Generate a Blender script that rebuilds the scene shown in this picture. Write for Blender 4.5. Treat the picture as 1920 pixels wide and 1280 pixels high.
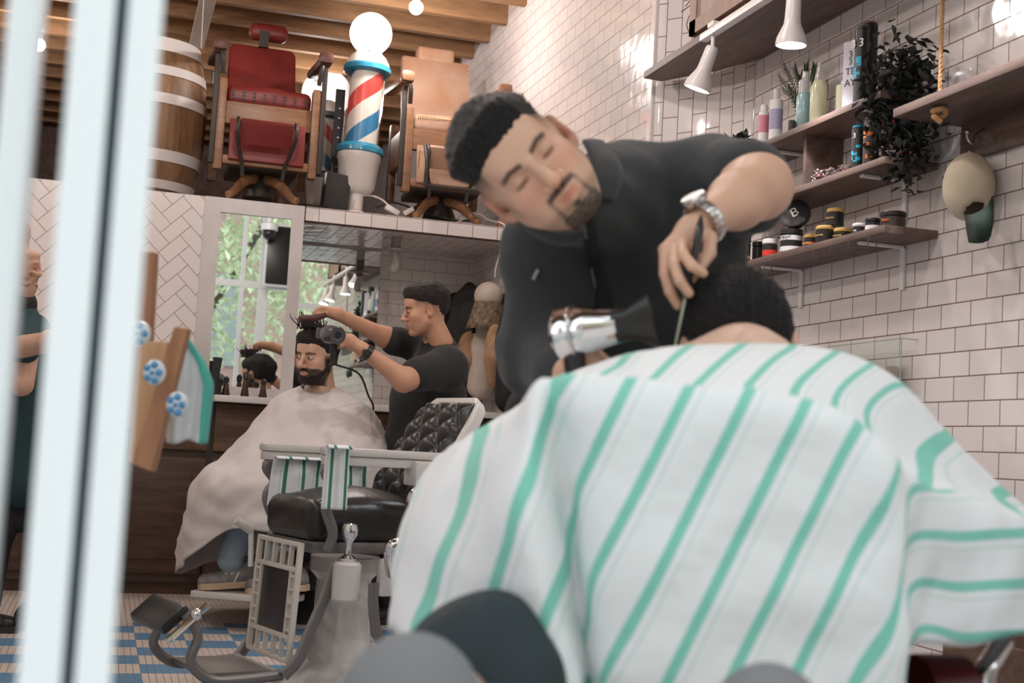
import bpy, bmesh, math, random
import numpy as np
from mathutils import Matrix, Vector
for o in list(bpy.data.objects): bpy.data.objects.remove(o)
scene = bpy.context.scene
C = scene.collection
PI = math.pi
rnd = random.Random(7)

# ---------------------------------------------------------------- camera
F_PX, PITCH, ROLL, YAW, CAMZ = 2516.4, .0827, .0552, -.292, .85
def _axes():
    cy, sy = math.cos(YAW), math.sin(YAW)
    f = np.array([cy*math.cos(PITCH), sy*math.cos(PITCH), math.sin(PITCH)])
    r = np.array([sy, -cy, 0.0]); u = np.cross(r, f)
    c, s = math.cos(ROLL), math.sin(ROLL)
    return c*r + s*u, -s*r + c*u, f
RT, UP, FW = _axes()
CAM = np.array([0, 0, CAMZ])
cam_data = bpy.data.cameras.new('camera'); cam = bpy.data.objects.new('camera', cam_data); C.objects.link(cam)
cam_data.sensor_width = 36; cam_data.lens = F_PX/1920*36
cam_data.clip_start = .05; cam_data.clip_end = 200
cam_data.dof.use_dof = True; cam_data.dof.focus_distance = 5.6; cam_data.dof.aperture_fstop = 4.8
cam.matrix_world = Matrix(((RT[0], UP[0], -FW[0], 0), (RT[1], UP[1], -FW[1], 0), (RT[2], UP[2], -FW[2], CAMZ), (0, 0, 0, 1)))
scene.camera = cam
scene.view_settings.view_transform = 'Standard'; scene.view_settings.look = 'None'
scene.view_settings.gamma = 1; scene.view_settings.use_curve_mapping = False
scene.view_settings.exposure = 0.22

# ---------------------------------------------------------------- daylight (overcast street) and strength of the ceiling bulbs, most of them added
world = bpy.data.worlds.new('overcast_sky'); scene.world = world; world.use_nodes = True
wn = world.node_tree.nodes; bg = wn['Background']
bg.inputs[0].default_value = (.86, .95, 1, 1); bg.inputs[1].default_value = 2.1
BULB_W = 30; BULB_COL = (1, .93, .885)
SPOT_W = 22

def D(px, py):
    return FW + RT*((px-960)/F_PX) + UP*((640-py)/F_PX)
def AX(px, py, X): d = D(px, py); return CAM + d*(X/d[0])
def AY(px, py, Y): d = D(px, py); return CAM + d*(Y/d[1])
def AZ(px, py, Z): d = D(px, py); return CAM + d*((Z-CAMZ)/d[2])
def AD(px, py, dist): return CAM + D(px, py)*dist

# ---------------------------------------------------------------- materials
MATS = {}
def mat(name, col, rough=.5, metal=0, coat=0, spec=.5, emit=None, es=0, trans=0, ior=1.45, var=0, vscale=8, bump=0, bscale=60, sheen=0, alpha=1, stretch=None, vcol=None, attr=None):
    if name in MATS: return MATS[name]
    m = bpy.data.materials.new(name); m.use_nodes = True; nt = m.node_tree; b = nt.nodes['Principled BSDF']
    b.inputs['Base Color'].default_value = (*col, 1); b.inputs['Roughness'].default_value = rough
    b.inputs['Metallic'].default_value = metal; b.inputs['Coat Weight'].default_value = coat
    b.inputs['Specular IOR Level'].default_value = spec; b.inputs['Transmission Weight'].default_value = trans
    b.inputs['IOR'].default_value = ior; b.inputs['Alpha'].default_value = alpha
    b.inputs['Sheen Weight'].default_value = sheen
    if emit: b.inputs['Emission Color'].default_value = (*emit, 1); b.inputs['Emission Strength'].default_value = es
    src = None
    if attr:
        a = nt.nodes.new('ShaderNodeAttribute'); a.attribute_name = attr; src = a.outputs['Color']
        nt.links.new(src, b.inputs['Base Color'])
    if var or bump:
        tc = nt.nodes.new('ShaderNodeTexCoord'); mp = nt.nodes.new('ShaderNodeMapping'); nt.links.new(tc.outputs['Object'], mp.inputs[0])
        if stretch: mp.inputs['Scale'].default_value = stretch
    if var:
        n = nt.nodes.new('ShaderNodeTexNoise'); n.inputs['Scale'].default_value = vscale; n.inputs['Detail'].default_value = 6
        nt.links.new(mp.outputs[0], n.inputs['Vector'])
        mx = nt.nodes.new('ShaderNodeMix'); mx.data_type = 'RGBA'
        vc = vcol or tuple(c*(1-var) for c in col); mx.inputs[6].default_value = (*col, 1); mx.inputs[7].default_value = (*vc, 1)
        if src: nt.links.new(src, mx.inputs[6])
        rp = nt.nodes.new('ShaderNodeMapRange'); rp.inputs[1].default_value = .35; rp.inputs[2].default_value = .68
        nt.links.new(n.outputs[0], rp.inputs[0]); nt.links.new(rp.outputs[0], mx.inputs[0])
        if src: rp.inputs[4].default_value = var
        nt.links.new(mx.outputs[2], b.inputs['Base Color'])
    if bump:
        n2 = nt.nodes.new('ShaderNodeTexNoise'); n2.inputs['Scale'].default_value = bscale; n2.inputs['Detail'].default_value = 5
        nt.links.new(mp.outputs[0], n2.inputs['Vector'])
        bp = nt.nodes.new('ShaderNodeBump'); bp.inputs['Strength'].default_value = bump; bp.inputs['Distance'].default_value = .01
        nt.links.new(n2.outputs[0], bp.inputs['Height']); nt.links.new(bp.outputs[0], b.inputs['Normal'])
    MATS[name] = m; return m

def math_node(nt, op, a, b=None, c=None):
    n = nt.nodes.new('ShaderNodeMath'); n.operation = op
    for i, v in enumerate((a, b, c)):
        if v is None: continue
        if isinstance(v, (int, float)): n.inputs[i].default_value = v
        else: nt.links.new(v, n.inputs[i])
    return n.outputs[0]

def tile_mat(name, u_axis, v_axis, u0, v0, bw=.154, rh=.078, vertical=False, rot45=False, grout=(.16, .09, .07), tile=(.74, .67, .645), mortar=.0022, use_uv=False):
    m = bpy.data.materials.new(name); m.use_nodes = True; nt = m.node_tree; b = nt.nodes['Principled BSDF']
    tc = nt.nodes.new('ShaderNodeTexCoord'); sp = nt.nodes.new('ShaderNodeSeparateXYZ')
    nt.links.new(tc.outputs['UV' if use_uv else 'Object'], sp.inputs[0])
    u = math_node(nt, 'SUBTRACT', sp.outputs[u_axis], u0); v = math_node(nt, 'SUBTRACT', sp.outputs[v_axis], v0)
    if vertical: u, v = v, u
    cb = nt.nodes.new('ShaderNodeCombineXYZ'); nt.links.new(u, cb.inputs[0]); nt.links.new(v, cb.inputs[1])
    br = nt.nodes.new('ShaderNodeTexBrick'); nt.links.new(cb.outputs[0], br.inputs['Vector'])
    br.inputs['Scale'].default_value = 1; br.inputs['Brick Width'].default_value = bw; br.inputs['Row Height'].default_value = rh
    br.inputs['Mortar Size'].default_value = mortar; br.inputs['Mortar Smooth'].default_value = .3; br.inputs['Bias'].default_value = 0
    br.offset = .5; br.squash = 1
    br.inputs['Color1'].default_value = (*tile, 1); br.inputs['Color2'].default_value = (*[c*.93 for c in tile], 1)
    br.inputs['Mortar'].default_value = (*grout, 1)
    nt.links.new(br.outputs['Color'], b.inputs['Base Color'])
    r = nt.nodes.new('ShaderNodeMapRange'); nt.links.new(br.outputs['Fac'], r.inputs[0]); r.inputs[3].default_value = .09; r.inputs[4].default_value = .75
    nt.links.new(r.outputs[0], b.inputs['Roughness'])
    ns = nt.nodes.new('ShaderNodeTexNoise'); ns.inputs['Scale'].default_value = 9; ns.inputs['Detail'].default_value = 1.5; nt.links.new(cb.outputs[0], ns.inputs['Vector'])
    bri = math_node(nt, 'SUBTRACT', 1.0, br.outputs['Fac'])
    b1 = nt.nodes.new('ShaderNodeBump'); b1.inputs['Strength'].default_value = .5; b1.inputs['Distance'].default_value = .0025; nt.links.new(bri, b1.inputs['Height'])
    b2 = nt.nodes.new('ShaderNodeBump'); b2.inputs['Strength'].default_value = .28; b2.inputs['Distance'].default_value = .01; nt.links.new(ns.outputs[0], b2.inputs['Height'])
    nt.links.new(b1.outputs[0], b2.inputs['Normal']); nt.links.new(b2.outputs[0], b.inputs['Normal'])
    return m

def wood(name, a, b_, scale=(1, 12, 12), rough=.55, bump=.15, ring=3.0):
    m = bpy.data.materials.new(name); m.use_nodes = True; nt = m.node_tree; b = nt.nodes['Principled BSDF']
    tc = nt.nodes.new('ShaderNodeTexCoord'); mp = nt.nodes.new('ShaderNodeMapping'); mp.inputs['Scale'].default_value = scale
    nt.links.new(tc.outputs['Object'], mp.inputs[0])
    n = nt.nodes.new('ShaderNodeTexNoise'); n.inputs['Scale'].default_value = ring; n.inputs['Detail'].default_value = 8; n.inputs['Roughness'].default_value = .65
    nt.links.new(mp.outputs[0], n.inputs['Vector'])
    cr = nt.nodes.new('ShaderNodeValToRGB'); cr.color_ramp.elements[0].position = .3; cr.color_ramp.elements[1].position = .7
    cr.color_ramp.elements[0].color = (*a, 1); cr.color_ramp.elements[1].color = (*b_, 1)
    nt.links.new(n.outputs[0], cr.inputs[0]); nt.links.new(cr.outputs[0], b.inputs['Base Color']); b.inputs['Roughness'].default_value = rough
    bp = nt.nodes.new('ShaderNodeBump'); bp.inputs['Strength'].default_value = bump; bp.inputs['Distance'].default_value = .005
    nt.links.new(n.outputs[0], bp.inputs['Height']); nt.links.new(bp.outputs[0], b.inputs['Normal'])
    return m

# ---------------------------------------------------------------- mesh helpers
def link(name, me, m=None, parent=None, smooth=False):
    o = bpy.data.objects.new(name, me); C.objects.link(o)
    if m is not None:
        for mm in (m if isinstance(m, (list, tuple)) else [m]): me.materials.append(mm)
    if parent is not None: o.parent = parent
    if smooth: me.polygons.foreach_set('use_smooth', [True]*len(me.polygons))
    return o
class MB:
    """collects shapes for one mesh"""
    def __init__(s): s.v = []; s.f = []; s.mi = []; s.cur = 0; s.uv = None
    def add(s, vs, fs, M=None):
        n = len(s.v)
        for p in vs:
            p = Vector([float(c) for c in p])
            s.v.append(tuple(M @ p if M is not None else p))
        for f in fs: s.f.append(tuple(n+i for i in f)); s.mi.append(s.cur)
        return s
    def box(s, c, size, R=None, bev=0):
        bm = bmesh.new(); bmesh.ops.create_cube(bm, size=1)
        for v in bm.verts: v.co = Vector((v.co.x*size[0], v.co.y*size[1], v.co.z*size[2]))
        if bev: bmesh.ops.bevel(bm, geom=list(bm.edges), offset=min(bev, min(size)*.45), segments=2, affect='EDGES', profile=.6)
        M = Matrix.Translation([float(x) for x in c]) @ (R.to_4x4() if R is not None else Matrix())
        bm.verts.ensure_lookup_table()
        s.add([v.co for v in bm.verts], [[v.index for v in f.verts] for f in bm.faces], M); bm.free(); return s
    def lathe(s, prof, c=(0, 0, 0), R=None, n=32, arc=2*PI, sx=1, sy=1):
        vs = []; fs = []; full = abs(arc-2*PI) < 1e-6; m = n if full else n+1
        for r, z in prof:
            for k in range(m):
                a = arc*k/n; vs.append((r*math.cos(a)*sx, r*math.sin(a)*sy, z))
        for i in range(len(prof)-1):
            for k in range(n):
                a = i*m+k; b = i*m+(k+1) % m
                fs.append((a, b, b+m, a+m))
        M = Matrix.Translation([float(x) for x in c]) @ (R.to_4x4() if R is not None else Matrix())
        return s.add(vs, fs, M)
    def tube(s, pts, r, n=10, cap=True, flat=None, closed=False):
        pts = [Vector([float(c) for c in p]) for p in pts]; rs = list(r) if isinstance(r, (list, tuple)) else [r]*len(pts)
        vs = []; fs = []; N = len(pts); prev = None
        for i, p in enumerate(pts):
            if closed: t = pts[(i+1) % N]-pts[i-1]
            else: t = (pts[min(i+1, N-1)]-pts[max(i-1, 0)])
            t.normalize()
            if prev is None:
                a = Vector((0, 0, 1)) if abs(t.z) < .9 else Vector((1, 0, 0)); nrm = (a - t*a.dot(t)).normalized()
            else: nrm = (prev - t*prev.dot(t)).normalized()
            prev = nrm; bi = t.cross(nrm)
            for k in range(n):
                a = 2*PI*k/n; fx = flat if flat else 1
                vs.append(p + nrm*(rs[i]*math.cos(a)) + bi*(rs[i]*fx*math.sin(a)))
        for i in range(N if closed else N-1):
            for k in range(n):
                a = i*n+k; b = i*n+(k+1) % n; c = ((i+1) % N)*n
                fs.append((a, b, c+(k+1) % n, c+k))
        if cap and not closed: fs.append(tuple(range(n))[::-1]); fs.append(tuple((N-1)*n+k for k in range(n)))
        return s.add(vs, fs)
    def sphere(s, c, r, seg=20, ring=12, R=None):
        r = r if isinstance(r, (tuple, list)) else (r, r, r); vs = []; fs = []
        for i in range(ring+1):
            th = PI*i/ring
            for k in range(seg):
                a = 2*PI*k/seg; vs.append((r[0]*math.sin(th)*math.cos(a), r[1]*math.sin(th)*math.sin(a), r[2]*math.cos(th)))
        for i in range(ring):
            for k in range(seg):
                fs.append((i*seg+k, (i+1)*seg+k, (i+1)*seg+(k+1) % seg, i*seg+(k+1) % seg))
        M = Matrix.Translation([float(x) for x in c]) @ (R.to_4x4() if R is not None else Matrix())
        return s.add(vs, fs, M)
    def prism(s, poly, z0, z1, M=None):
        n = len(poly); vs = [(x, y, z0) for x, y in poly]+[(x, y, z1) for x, y in poly]
        fs = [tuple(range(n))[::-1], tuple(range(n, 2*n))]+[(i, (i+1) % n, n+(i+1) % n, n+i) for i in range(n)]
        return s.add(vs, fs, M)
    def build(s, name, m, parent=None, smooth=True, angle=40):
        me = bpy.data.meshes.new(name); me.from_pydata(s.v, [], s.f); me.update()
        bm = bmesh.new(); bm.from_mesh(me); bmesh.ops.remove_doubles(bm, verts=bm.verts, dist=1e-5)
        if len(s.mi) == len(bm.faces):
            for f, k in zip(bm.faces, s.mi): f.material_index = k
        bmesh.ops.recalc_face_normals(bm, faces=bm.faces)
        if smooth:
            lim = math.radians(angle)
            for f in bm.faces: f.smooth = True
            for e in bm.edges:
                if len(e.link_faces) == 2 and e.calc_face_angle(0) > lim: e.smooth = False
        bm.to_mesh(me); bm.free()
        return link(name, me, m, parent)
def curve_pts(ctrl, n=8):
    """Catmull-Rom through control points"""
    P = [np.array(p, float) for p in ctrl]; P = [2*P[0]-P[1]]+P+[2*P[-1]-P[-2]]; out = []
    for i in range(1, len(P)-2):
        for k in range(n):
            t = k/n; a, b, c, d = P[i-1:i+3]
            out.append(.5*((2*b)+(-a+c)*t+(2*a-5*b+4*c-d)*t*t+(-a+3*b-3*c+d)*t**3))
    out.append(P[-2]); return out
def tag(o, label=None, cat=None, group=None, kind=None):
    if label: o['label'] = label
    if cat: o['category'] = cat
    if group: o['group'] = group
    if kind: o['kind'] = kind
    return o
def thing(name, label, cat, loc=(0, 0, 0), rotz=0, group=None, M=None):
    o = bpy.data.objects.new(name, None); C.objects.link(o); o.empty_display_size = .05
    if M is not None: o.matrix_world = M
    else: o.location = [float(c) for c in loc]; o.rotation_euler = (0, 0, rotz)
    return tag(o, label, cat, group)
def struct(name, mb, m, parent=None, smooth=False):
    o = mb.build(name, m, parent, smooth=smooth); o['kind'] = 'structure'; return o
def dup(root, loc=None, rotz=None, label=None, group=None, M=None):
    r = root.copy(); C.objects.link(r)
    if M is not None: r.matrix_world = M
    if loc is not None: r.location = [float(c) for c in loc]
    if rotz is not None: r.rotation_euler = (0, 0, rotz)
    if label: r['label'] = label
    if group: r['group'] = group
    for ch in list(root.children):
        c = ch.copy(); C.objects.link(c); c.parent = r
        for g in list(ch.children):
            d = g.copy(); C.objects.link(d); d.parent = c
    return r
def rotm(ax, deg): return Matrix.Rotation(math.radians(deg), 3, ax)
def frame(fwd, up=(0, 0, 1), loc=(0, 0, 0), scale=1):
    """4x4: local x = fwd, local z close to up"""
    f = Vector([float(c) for c in fwd]).normalized(); u = Vector([float(c) for c in up]); y = u.cross(f).normalized(); z = f.cross(y)
    M = Matrix(((f.x, y.x, z.x, 0), (f.y, y.y, z.y, 0), (f.z, y.z, z.z, 0), (0, 0, 0, 1)))
    return Matrix.Translation([float(c) for c in loc]) @ M @ Matrix.Scale(scale, 4)
def grid_mesh(name, G, m, parent=None, uv=None, smooth=True, thick=0, closed_u=False):
    nu, nv = G.shape[:2]
    me = bpy.data.meshes.new(name); fs = []; uvs = []
    for i in range(nu-1 + (1 if closed_u else 0)):
        for j in range(nv-1):
            i2 = (i+1) % nu
            fs.append((i*nv+j, i2*nv+j, i2*nv+j+1, i*nv+j+1))
            if uv is not None: uvs += [uv[i, j], uv[i2, j], uv[i2, j+1], uv[i, j+1]]
    me.from_pydata(G.reshape(-1, 3).tolist(), [], fs); me.update()
    if uv is not None:
        l = me.uv_layers.new(name='UVMap'); l.data.foreach_set('uv', np.array(uvs, dtype=np.float32).ravel())
    o = link(name, me, m, parent, smooth)
    if thick: md = o.modifiers.new('thickness', 'SOLIDIFY'); md.thickness = thick; md.offset = 0
    return o
def text(name, body, size, M, m, parent=None, depth=.0006, align='CENTER', sx=1):
    cu = bpy.data.curves.new(name, 'FONT'); cu.body = body; cu.size = size; cu.extrude = depth; cu.align_x = align; cu.align_y = 'CENTER'
    t = bpy.data.objects.new(name, cu); me = bpy.data.meshes.new_from_object(t); bpy.data.objects.remove(t)
    me.materials.clear(); me.materials.append(m)
    o = bpy.data.objects.new(name, me); C.objects.link(o)
    o.matrix_world = M @ Matrix.Diagonal((sx, 1, 1, 1))
    if parent is not None: o.parent = parent
    return o

# ---------------------------------------------------------------- signed distance sculpting
def smin(a, b, k):
    h = np.clip(.5+.5*(b-a)/k, 0, 1); return b*(1-h)+a*h-k*h*(1-h)
class SDF:
    def __init__(s): s.ops = []; s.lo = np.full(3, 1e9); s.hi = -s.lo
    def _bb(s, lo, hi): s.lo = np.minimum(s.lo, lo); s.hi = np.maximum(s.hi, hi)
    def cap(s, a, b, ra, rb=None, k=.02, sub=False):
        rb = ra if rb is None else rb; a = np.array(a, float); b = np.array(b, float)
        if not sub: s._bb(np.minimum(a-ra, b-rb), np.maximum(a+ra, b+rb))
        s.ops.append(('c', a, b, ra, rb, k, sub)); return s
    def chain(s, pts, rs, k=.02):
        for i in range(len(pts)-1): s.cap(pts[i], pts[i+1], rs[i], rs[i+1], k)
        return s
    def ell(s, c, r, R=None, k=.02, sub=False):
        c = np.array(c, float); r = np.array(r if hasattr(r, '__len__') else (r, r, r), float)
        if not sub: s._bb(c-r.max(), c+r.max())
        s.ops.append(('e', c, r, None if R is None else np.array(R), k, sub)); return s
    def box(s, c, h, rd=.01, R=None, k=.02, sub=False):
        c = np.array(c, float); h = np.array(h, float)
        if not sub: m = np.linalg.norm(h); s._bb(c-m, c+m)
        s.ops.append(('b', c, h, rd, None if R is None else np.array(R), k, sub)); return s
    def ev(s, P, grow=0):
        P = np.asarray(P, np.float32); d = None
        for o in s.ops:
            if o[0] == 'c':
                _, a, b, ra, rb, k, sub = o; ba = b-a; q = P-a.astype(np.float32); L = max(1e-9, ba@ba)
                t = np.clip((q@ba.astype(np.float32))/L, 0, 1)
                e = np.sqrt((q[..., 0]-t*ba[0])**2+(q[..., 1]-t*ba[1])**2+(q[..., 2]-t*ba[2])**2)-(ra+(rb-ra)*t)
            elif o[0] == 'e':
                _, c, r, R, k, sub = o; q = P-c.astype(np.float32)
                if R is not None: q = q@R.astype(np.float32)
                k0 = np.sqrt(((q/r)**2).sum(-1))+1e-9; k1 = np.sqrt(((q/(r*r))**2).sum(-1))+1e-9; e = k0*(k0-1)/k1
            else:
                _, c, h, rd, R, k, sub = o; q = P-c.astype(np.float32)
                if R is not None: q = q@R.astype(np.float32)
                q = np.abs(q)-(h-rd); e = np.sqrt((np.maximum(q, 0)**2).sum(-1))+np.minimum(q.max(-1), 0)-rd
            if d is None: d = e
            elif sub: d = -smin(-d, e, k)
            else: d = smin(d, e, k)
        return d-grow
def surface_nets(Fv, o, h):
    s = Fv < 0; nx, ny, nz = Fv.shape
    cnt = np.zeros((nx-1, ny-1, nz-1), np.int8)
    for i in (0, 1):
        for j in (0, 1):
            for k in (0, 1): cnt += s[i:nx-1+i, j:ny-1+j, k:nz-1+k]
    act = (cnt > 0) & (cnt < 8); idx = np.full(act.shape, -1, np.int64); n = int(act.sum()); idx[act] = np.arange(n)
    A = np.argwhere(act); acc = np.zeros((n, 3)); w = np.zeros(n)
    for ax in range(3):
        for p in (0, 1):
            for q in (0, 1):
                off = [0, 0, 0]; oth = [x for x in range(3) if x != ax]; off[oth[0]] = p; off[oth[1]] = q
                a = A+off; b = a.copy(); b[:, ax] += 1
                fa = Fv[a[:, 0], a[:, 1], a[:, 2]]; fb = Fv[b[:, 0], b[:, 1], b[:, 2]]; m = (fa < 0) != (fb < 0)
                t = np.zeros(n); t[m] = fa[m]/(fa[m]-fb[m]); pos = a.astype(float); pos[:, ax] += t
                acc[m] += pos[m]; w[m] += 1
    V = acc/w[:, None]*h+o; quads = []
    for ax in range(3):
        sl = [slice(None)]*3; sl2 = [slice(None)]*3; sl[ax] = slice(0, -1); sl2[ax] = slice(1, None)
        a, b = s[tuple(sl)], s[tuple(sl2)]; cr = a != b; E = np.argwhere(cr); oth = [(ax+1) % 3, (ax+2) % 3]
        ok = np.ones(len(E), bool)
        for q in oth: ok &= (E[:, q] > 0) & (E[:, q] < Fv.shape[q]-1)
        E = E[ok]; flip = ~a[E[:, 0], E[:, 1], E[:, 2]]
        def cell(d0, d1):
            c = E.copy(); c[:, oth[0]] -= d0; c[:, oth[1]] -= d1; return idx[c[:, 0], c[:, 1], c[:, 2]]
        Q = np.stack([cell(1, 1), cell(0, 1), cell(0, 0), cell(1, 0)], 1); Q[flip] = Q[flip][:, ::-1]; quads.append(Q)
    return V, np.concatenate(quads)
def sdf_mesh(name, S, h, m, parent=None, grow=0, fn=None, colfn=None, disp=None, pad=None, lo=None, hi=None):
    pad = (3*h+max(grow, 0)) if pad is None else pad
    lo = (S.lo if lo is None else np.array(lo))-pad; hi = (S.hi if hi is None else np.array(hi))+pad
    n = np.ceil((hi-lo)/h).astype(int)+1
    ax = [np.float32(lo[i])+np.arange(n[i], dtype=np.float32)*np.float32(h) for i in range(3)]
    out = np.empty(tuple(n), np.float32); step = max(1, int(400000/(n[1]*n[2])))
    for i in range(0, n[0], step):
        P = np.stack(np.meshgrid(ax[0][i:i+step], ax[1], ax[2], indexing='ij'), -1)
        d = S.ev(P)-grow
        if fn is not None: d = fn(P, d)
        out[i:i+step] = d
    out[0] = out[-1] = 1; out[:, 0] = out[:, -1] = 1; out[:, :, 0] = out[:, :, -1] = 1
    V, Q = surface_nets(out, lo, h)
    if disp is not None:
        e = h*.7; N = np.stack([S.ev(V+np.eye(3)[i]*e)-S.ev(V-np.eye(3)[i]*e) for i in range(3)], -1)
        N /= np.linalg.norm(N, axis=1)[:, None]+1e-9; V = V+N*disp(V)[:, None]
    me = bpy.data.meshes.new(name); me.vertices.add(len(V)); me.vertices.foreach_set('co', V.astype(np.float32).ravel())
    me.loops.add(len(Q)*4); me.loops.foreach_set('vertex_index', Q.astype(np.int32).ravel())
    me.polygons.add(len(Q)); me.polygons.foreach_set('loop_start', np.arange(0, len(Q)*4, 4, dtype=np.int32))
    me.update(calc_edges=True); me.validate()
    if colfn is not None:
        col = np.ones((len(V), 4), np.float32); col[:, :3] = colfn(V)
        at = me.color_attributes.new('Col', 'FLOAT_COLOR', 'POINT'); at.data.foreach_set('color', col.ravel())
    return link(name, me, m, parent, True)
_nr = np.random.RandomState(5)
_W = _nr.normal(size=(24, 3)); _PH = _nr.uniform(0, 6.28, 24)
def sn(P, f, i=0, n=5):
    """smooth pseudo-noise in [-1, 1]"""
    P = np.asarray(P); r = 0
    for k in range(n): r = r+np.sin(P@(_W[(i+k) % 24]*f)+_PH[(i+k) % 24]+1.7*np.sin(P@(_W[(i+k+7) % 24]*f*.6)+_PH[(i+k+3) % 24]))
    return r/n
def sstep(a, b, x): t = np.clip((x-a)/(b-a), 0, 1); return t*t*(3-2*t)
# ================================================================ the room
YR, YF, XB, ZC = -2.55, -2.27, 7.7, 3.6
white_paint = mat('white_paint', (.82, .83, .84), .45)
frame_white = mat('window_frame_white', (.87, .90, .92), .35)
t_near = tile_mat('subway_tile', 0, 2, 4.4816-.077, 1.3211)
t_far = tile_mat('subway_tile_far', 0, 2, 4.47, 1.3211, grout=(.26, .18, .15))
t_vert = tile_mat('stacked_tile', 0, 1, 0, .02, bw=.154, rh=.078, vertical=True, use_uv=True)
t_ledge = tile_mat('ledge_tile', 1, 2, -1.03, 2.119, bw=.154, rh=.078)
t_soff = tile_mat('soffit_tile', 0, 1, 7.7, -1.03, bw=.154, rh=.078)
t_back = tile_mat('niche_tile', 1, 2, -1.03, 1.0, bw=.154, rh=.078, grout=(.4, .32, .3))

# floor of tiny mosaic: white ground, blue checks
def floor_mat():
    m = bpy.data.materials.new('mosaic_floor'); m.use_nodes = True; nt = m.node_tree; b = nt.nodes['Principled BSDF']
    tc = nt.nodes.new('ShaderNodeTexCoord'); sp = nt.nodes.new('ShaderNodeSeparateXYZ'); nt.links.new(tc.outputs['Object'], sp.inputs[0])
    X, Y = sp.outputs[0], sp.outputs[1]
    fx = math_node(nt, 'FLOOR', math_node(nt, 'DIVIDE', X, .2)); fy = math_node(nt, 'FLOOR', math_node(nt, 'DIVIDE', Y, .2))
    par = math_node(nt, 'MODULO', math_node(nt, 'ABSOLUTE', math_node(nt, 'ADD', fx, fy)), 2)
    edge = math_node(nt, 'LESS_THAN', X, 6.35)
    chk = math_node(nt, 'MULTIPLY', math_node(nt, 'GREATER_THAN', par, .5), edge)
    mx = nt.nodes.new('ShaderNodeMix'); mx.data_type = 'RGBA'; nt.links.new(chk, mx.inputs[0])
    mx.inputs[6].default_value = (.66, .56, .49, 1); mx.inputs[7].default_value = (.10, .26, .43, 1)
    gx = math_node(nt, 'LESS_THAN', math_node(nt, 'FRACT', math_node(nt, 'DIVIDE', X, .025)), .1)
    gy = math_node(nt, 'LESS_THAN', math_node(nt, 'FRACT', math_node(nt, 'DIVIDE', Y, .025)), .1)
    g = math_node(nt, 'MAXIMUM', gx, gy); m2 = nt.nodes.new('ShaderNodeMix'); m2.data_type = 'RGBA'; nt.links.new(g, m2.inputs[0])
    nt.links.new(mx.outputs[2], m2.inputs[6]); m2.inputs[7].default_value = (.2, .15, .13, 1)
    nt.links.new(m2.outputs[2], b.inputs['Base Color']); b.inputs['Roughness'].default_value = .35
    return m
struct('floor', MB().box((7, .2, -.05), (13, 6, .1)), floor_mat())
# right wall: near run, concave turn clad in upright tiles, far run
struct('wall_right', MB().box(((.8+5.09)/2, YR-.1, 2.0), (5.09-.8, .2, 4.2)), t_near)
def turn_wall():
    n = 14; L = .60; a0, a1 = math.radians(6), math.radians(44); x, y = 5.09, YR; G = []; UV = []
    for i in range(n+1):
        G.append([(x, y, 0), (x, y, 4.1)]); UV.append([(L*i/n, 0), (L*i/n, 4.1)])
        a = a0+(a1-a0)*(i+.5)/n; x += L/n*math.cos(a); y += L/n*math.sin(a)
    o = grid_mesh('wall_turn', np.array(G), t_vert, uv=np.array(UV), thick=0); o['kind'] = 'structure'
    md = o.modifiers.new('thickness', 'SOLIDIFY'); md.thickness = .05; md.offset = 1
    return G[-1][0]
TE = turn_wall(); XE, YE = TE[0], TE[1]
struct('wall_far', MB().box(((XE+13)/2, YE-.1, 2.0), (13-XE, .2, 4.2)), t_far)
YF = YE
struct('trim_1', MB().box((XE+.02, YE-.005, 2.05), (.055, .03, 4.1), bev=.008), mat('corner_tile', (.75, .68, .65), .12, coat=.3))
plaster = mat('plaster', (.62, .58, .55), .8, var=.2)
brick = mat('old_brick_dark', (.16, .10, .08), .8, var=.4, vscale=12)
struct('wall_left', MB().box((7, 3.0, 2), (13, .2, 4.2)), plaster)
struct('wall_loft', MB().box((13.1, .2, 3), (.2, 6, 2.2)), brick)
# ceiling: boards on deep joists running across the room
w_joist = wood('joist_wood', (.17, .085, .04), (.42, .22, .10), (6, .7, 6), .7, .3)
w_board = wood('ceiling_board', (.055, .037, .028), (.15, .095, .06), (.8, 8, 3), .8, .3)
struct('ceiling', MB().box((7, .2, ZC+.31), (13, 6, .08)), w_board)
jx = 1.2; k = 0
while jx < 12.9:
    o = MB().box((0, .2, 0), (.055, 5.9, .27), bev=.004).build('ceiling_joist' if k else 'ceiling_joist', w_joist, smooth=False)
    o.location = (jx, 0, ZC+.135); o['kind'] = 'structure'; jx += .41; k += 1
o = MB().box((0, 0, 0), (1.9, .10, .03)).build('trim_2', mat('pale_batten', (.5, .4, .33), .7), smooth=False); o.location = (8.6, -.43, ZC-.02); o['kind'] = 'structure'
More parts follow.
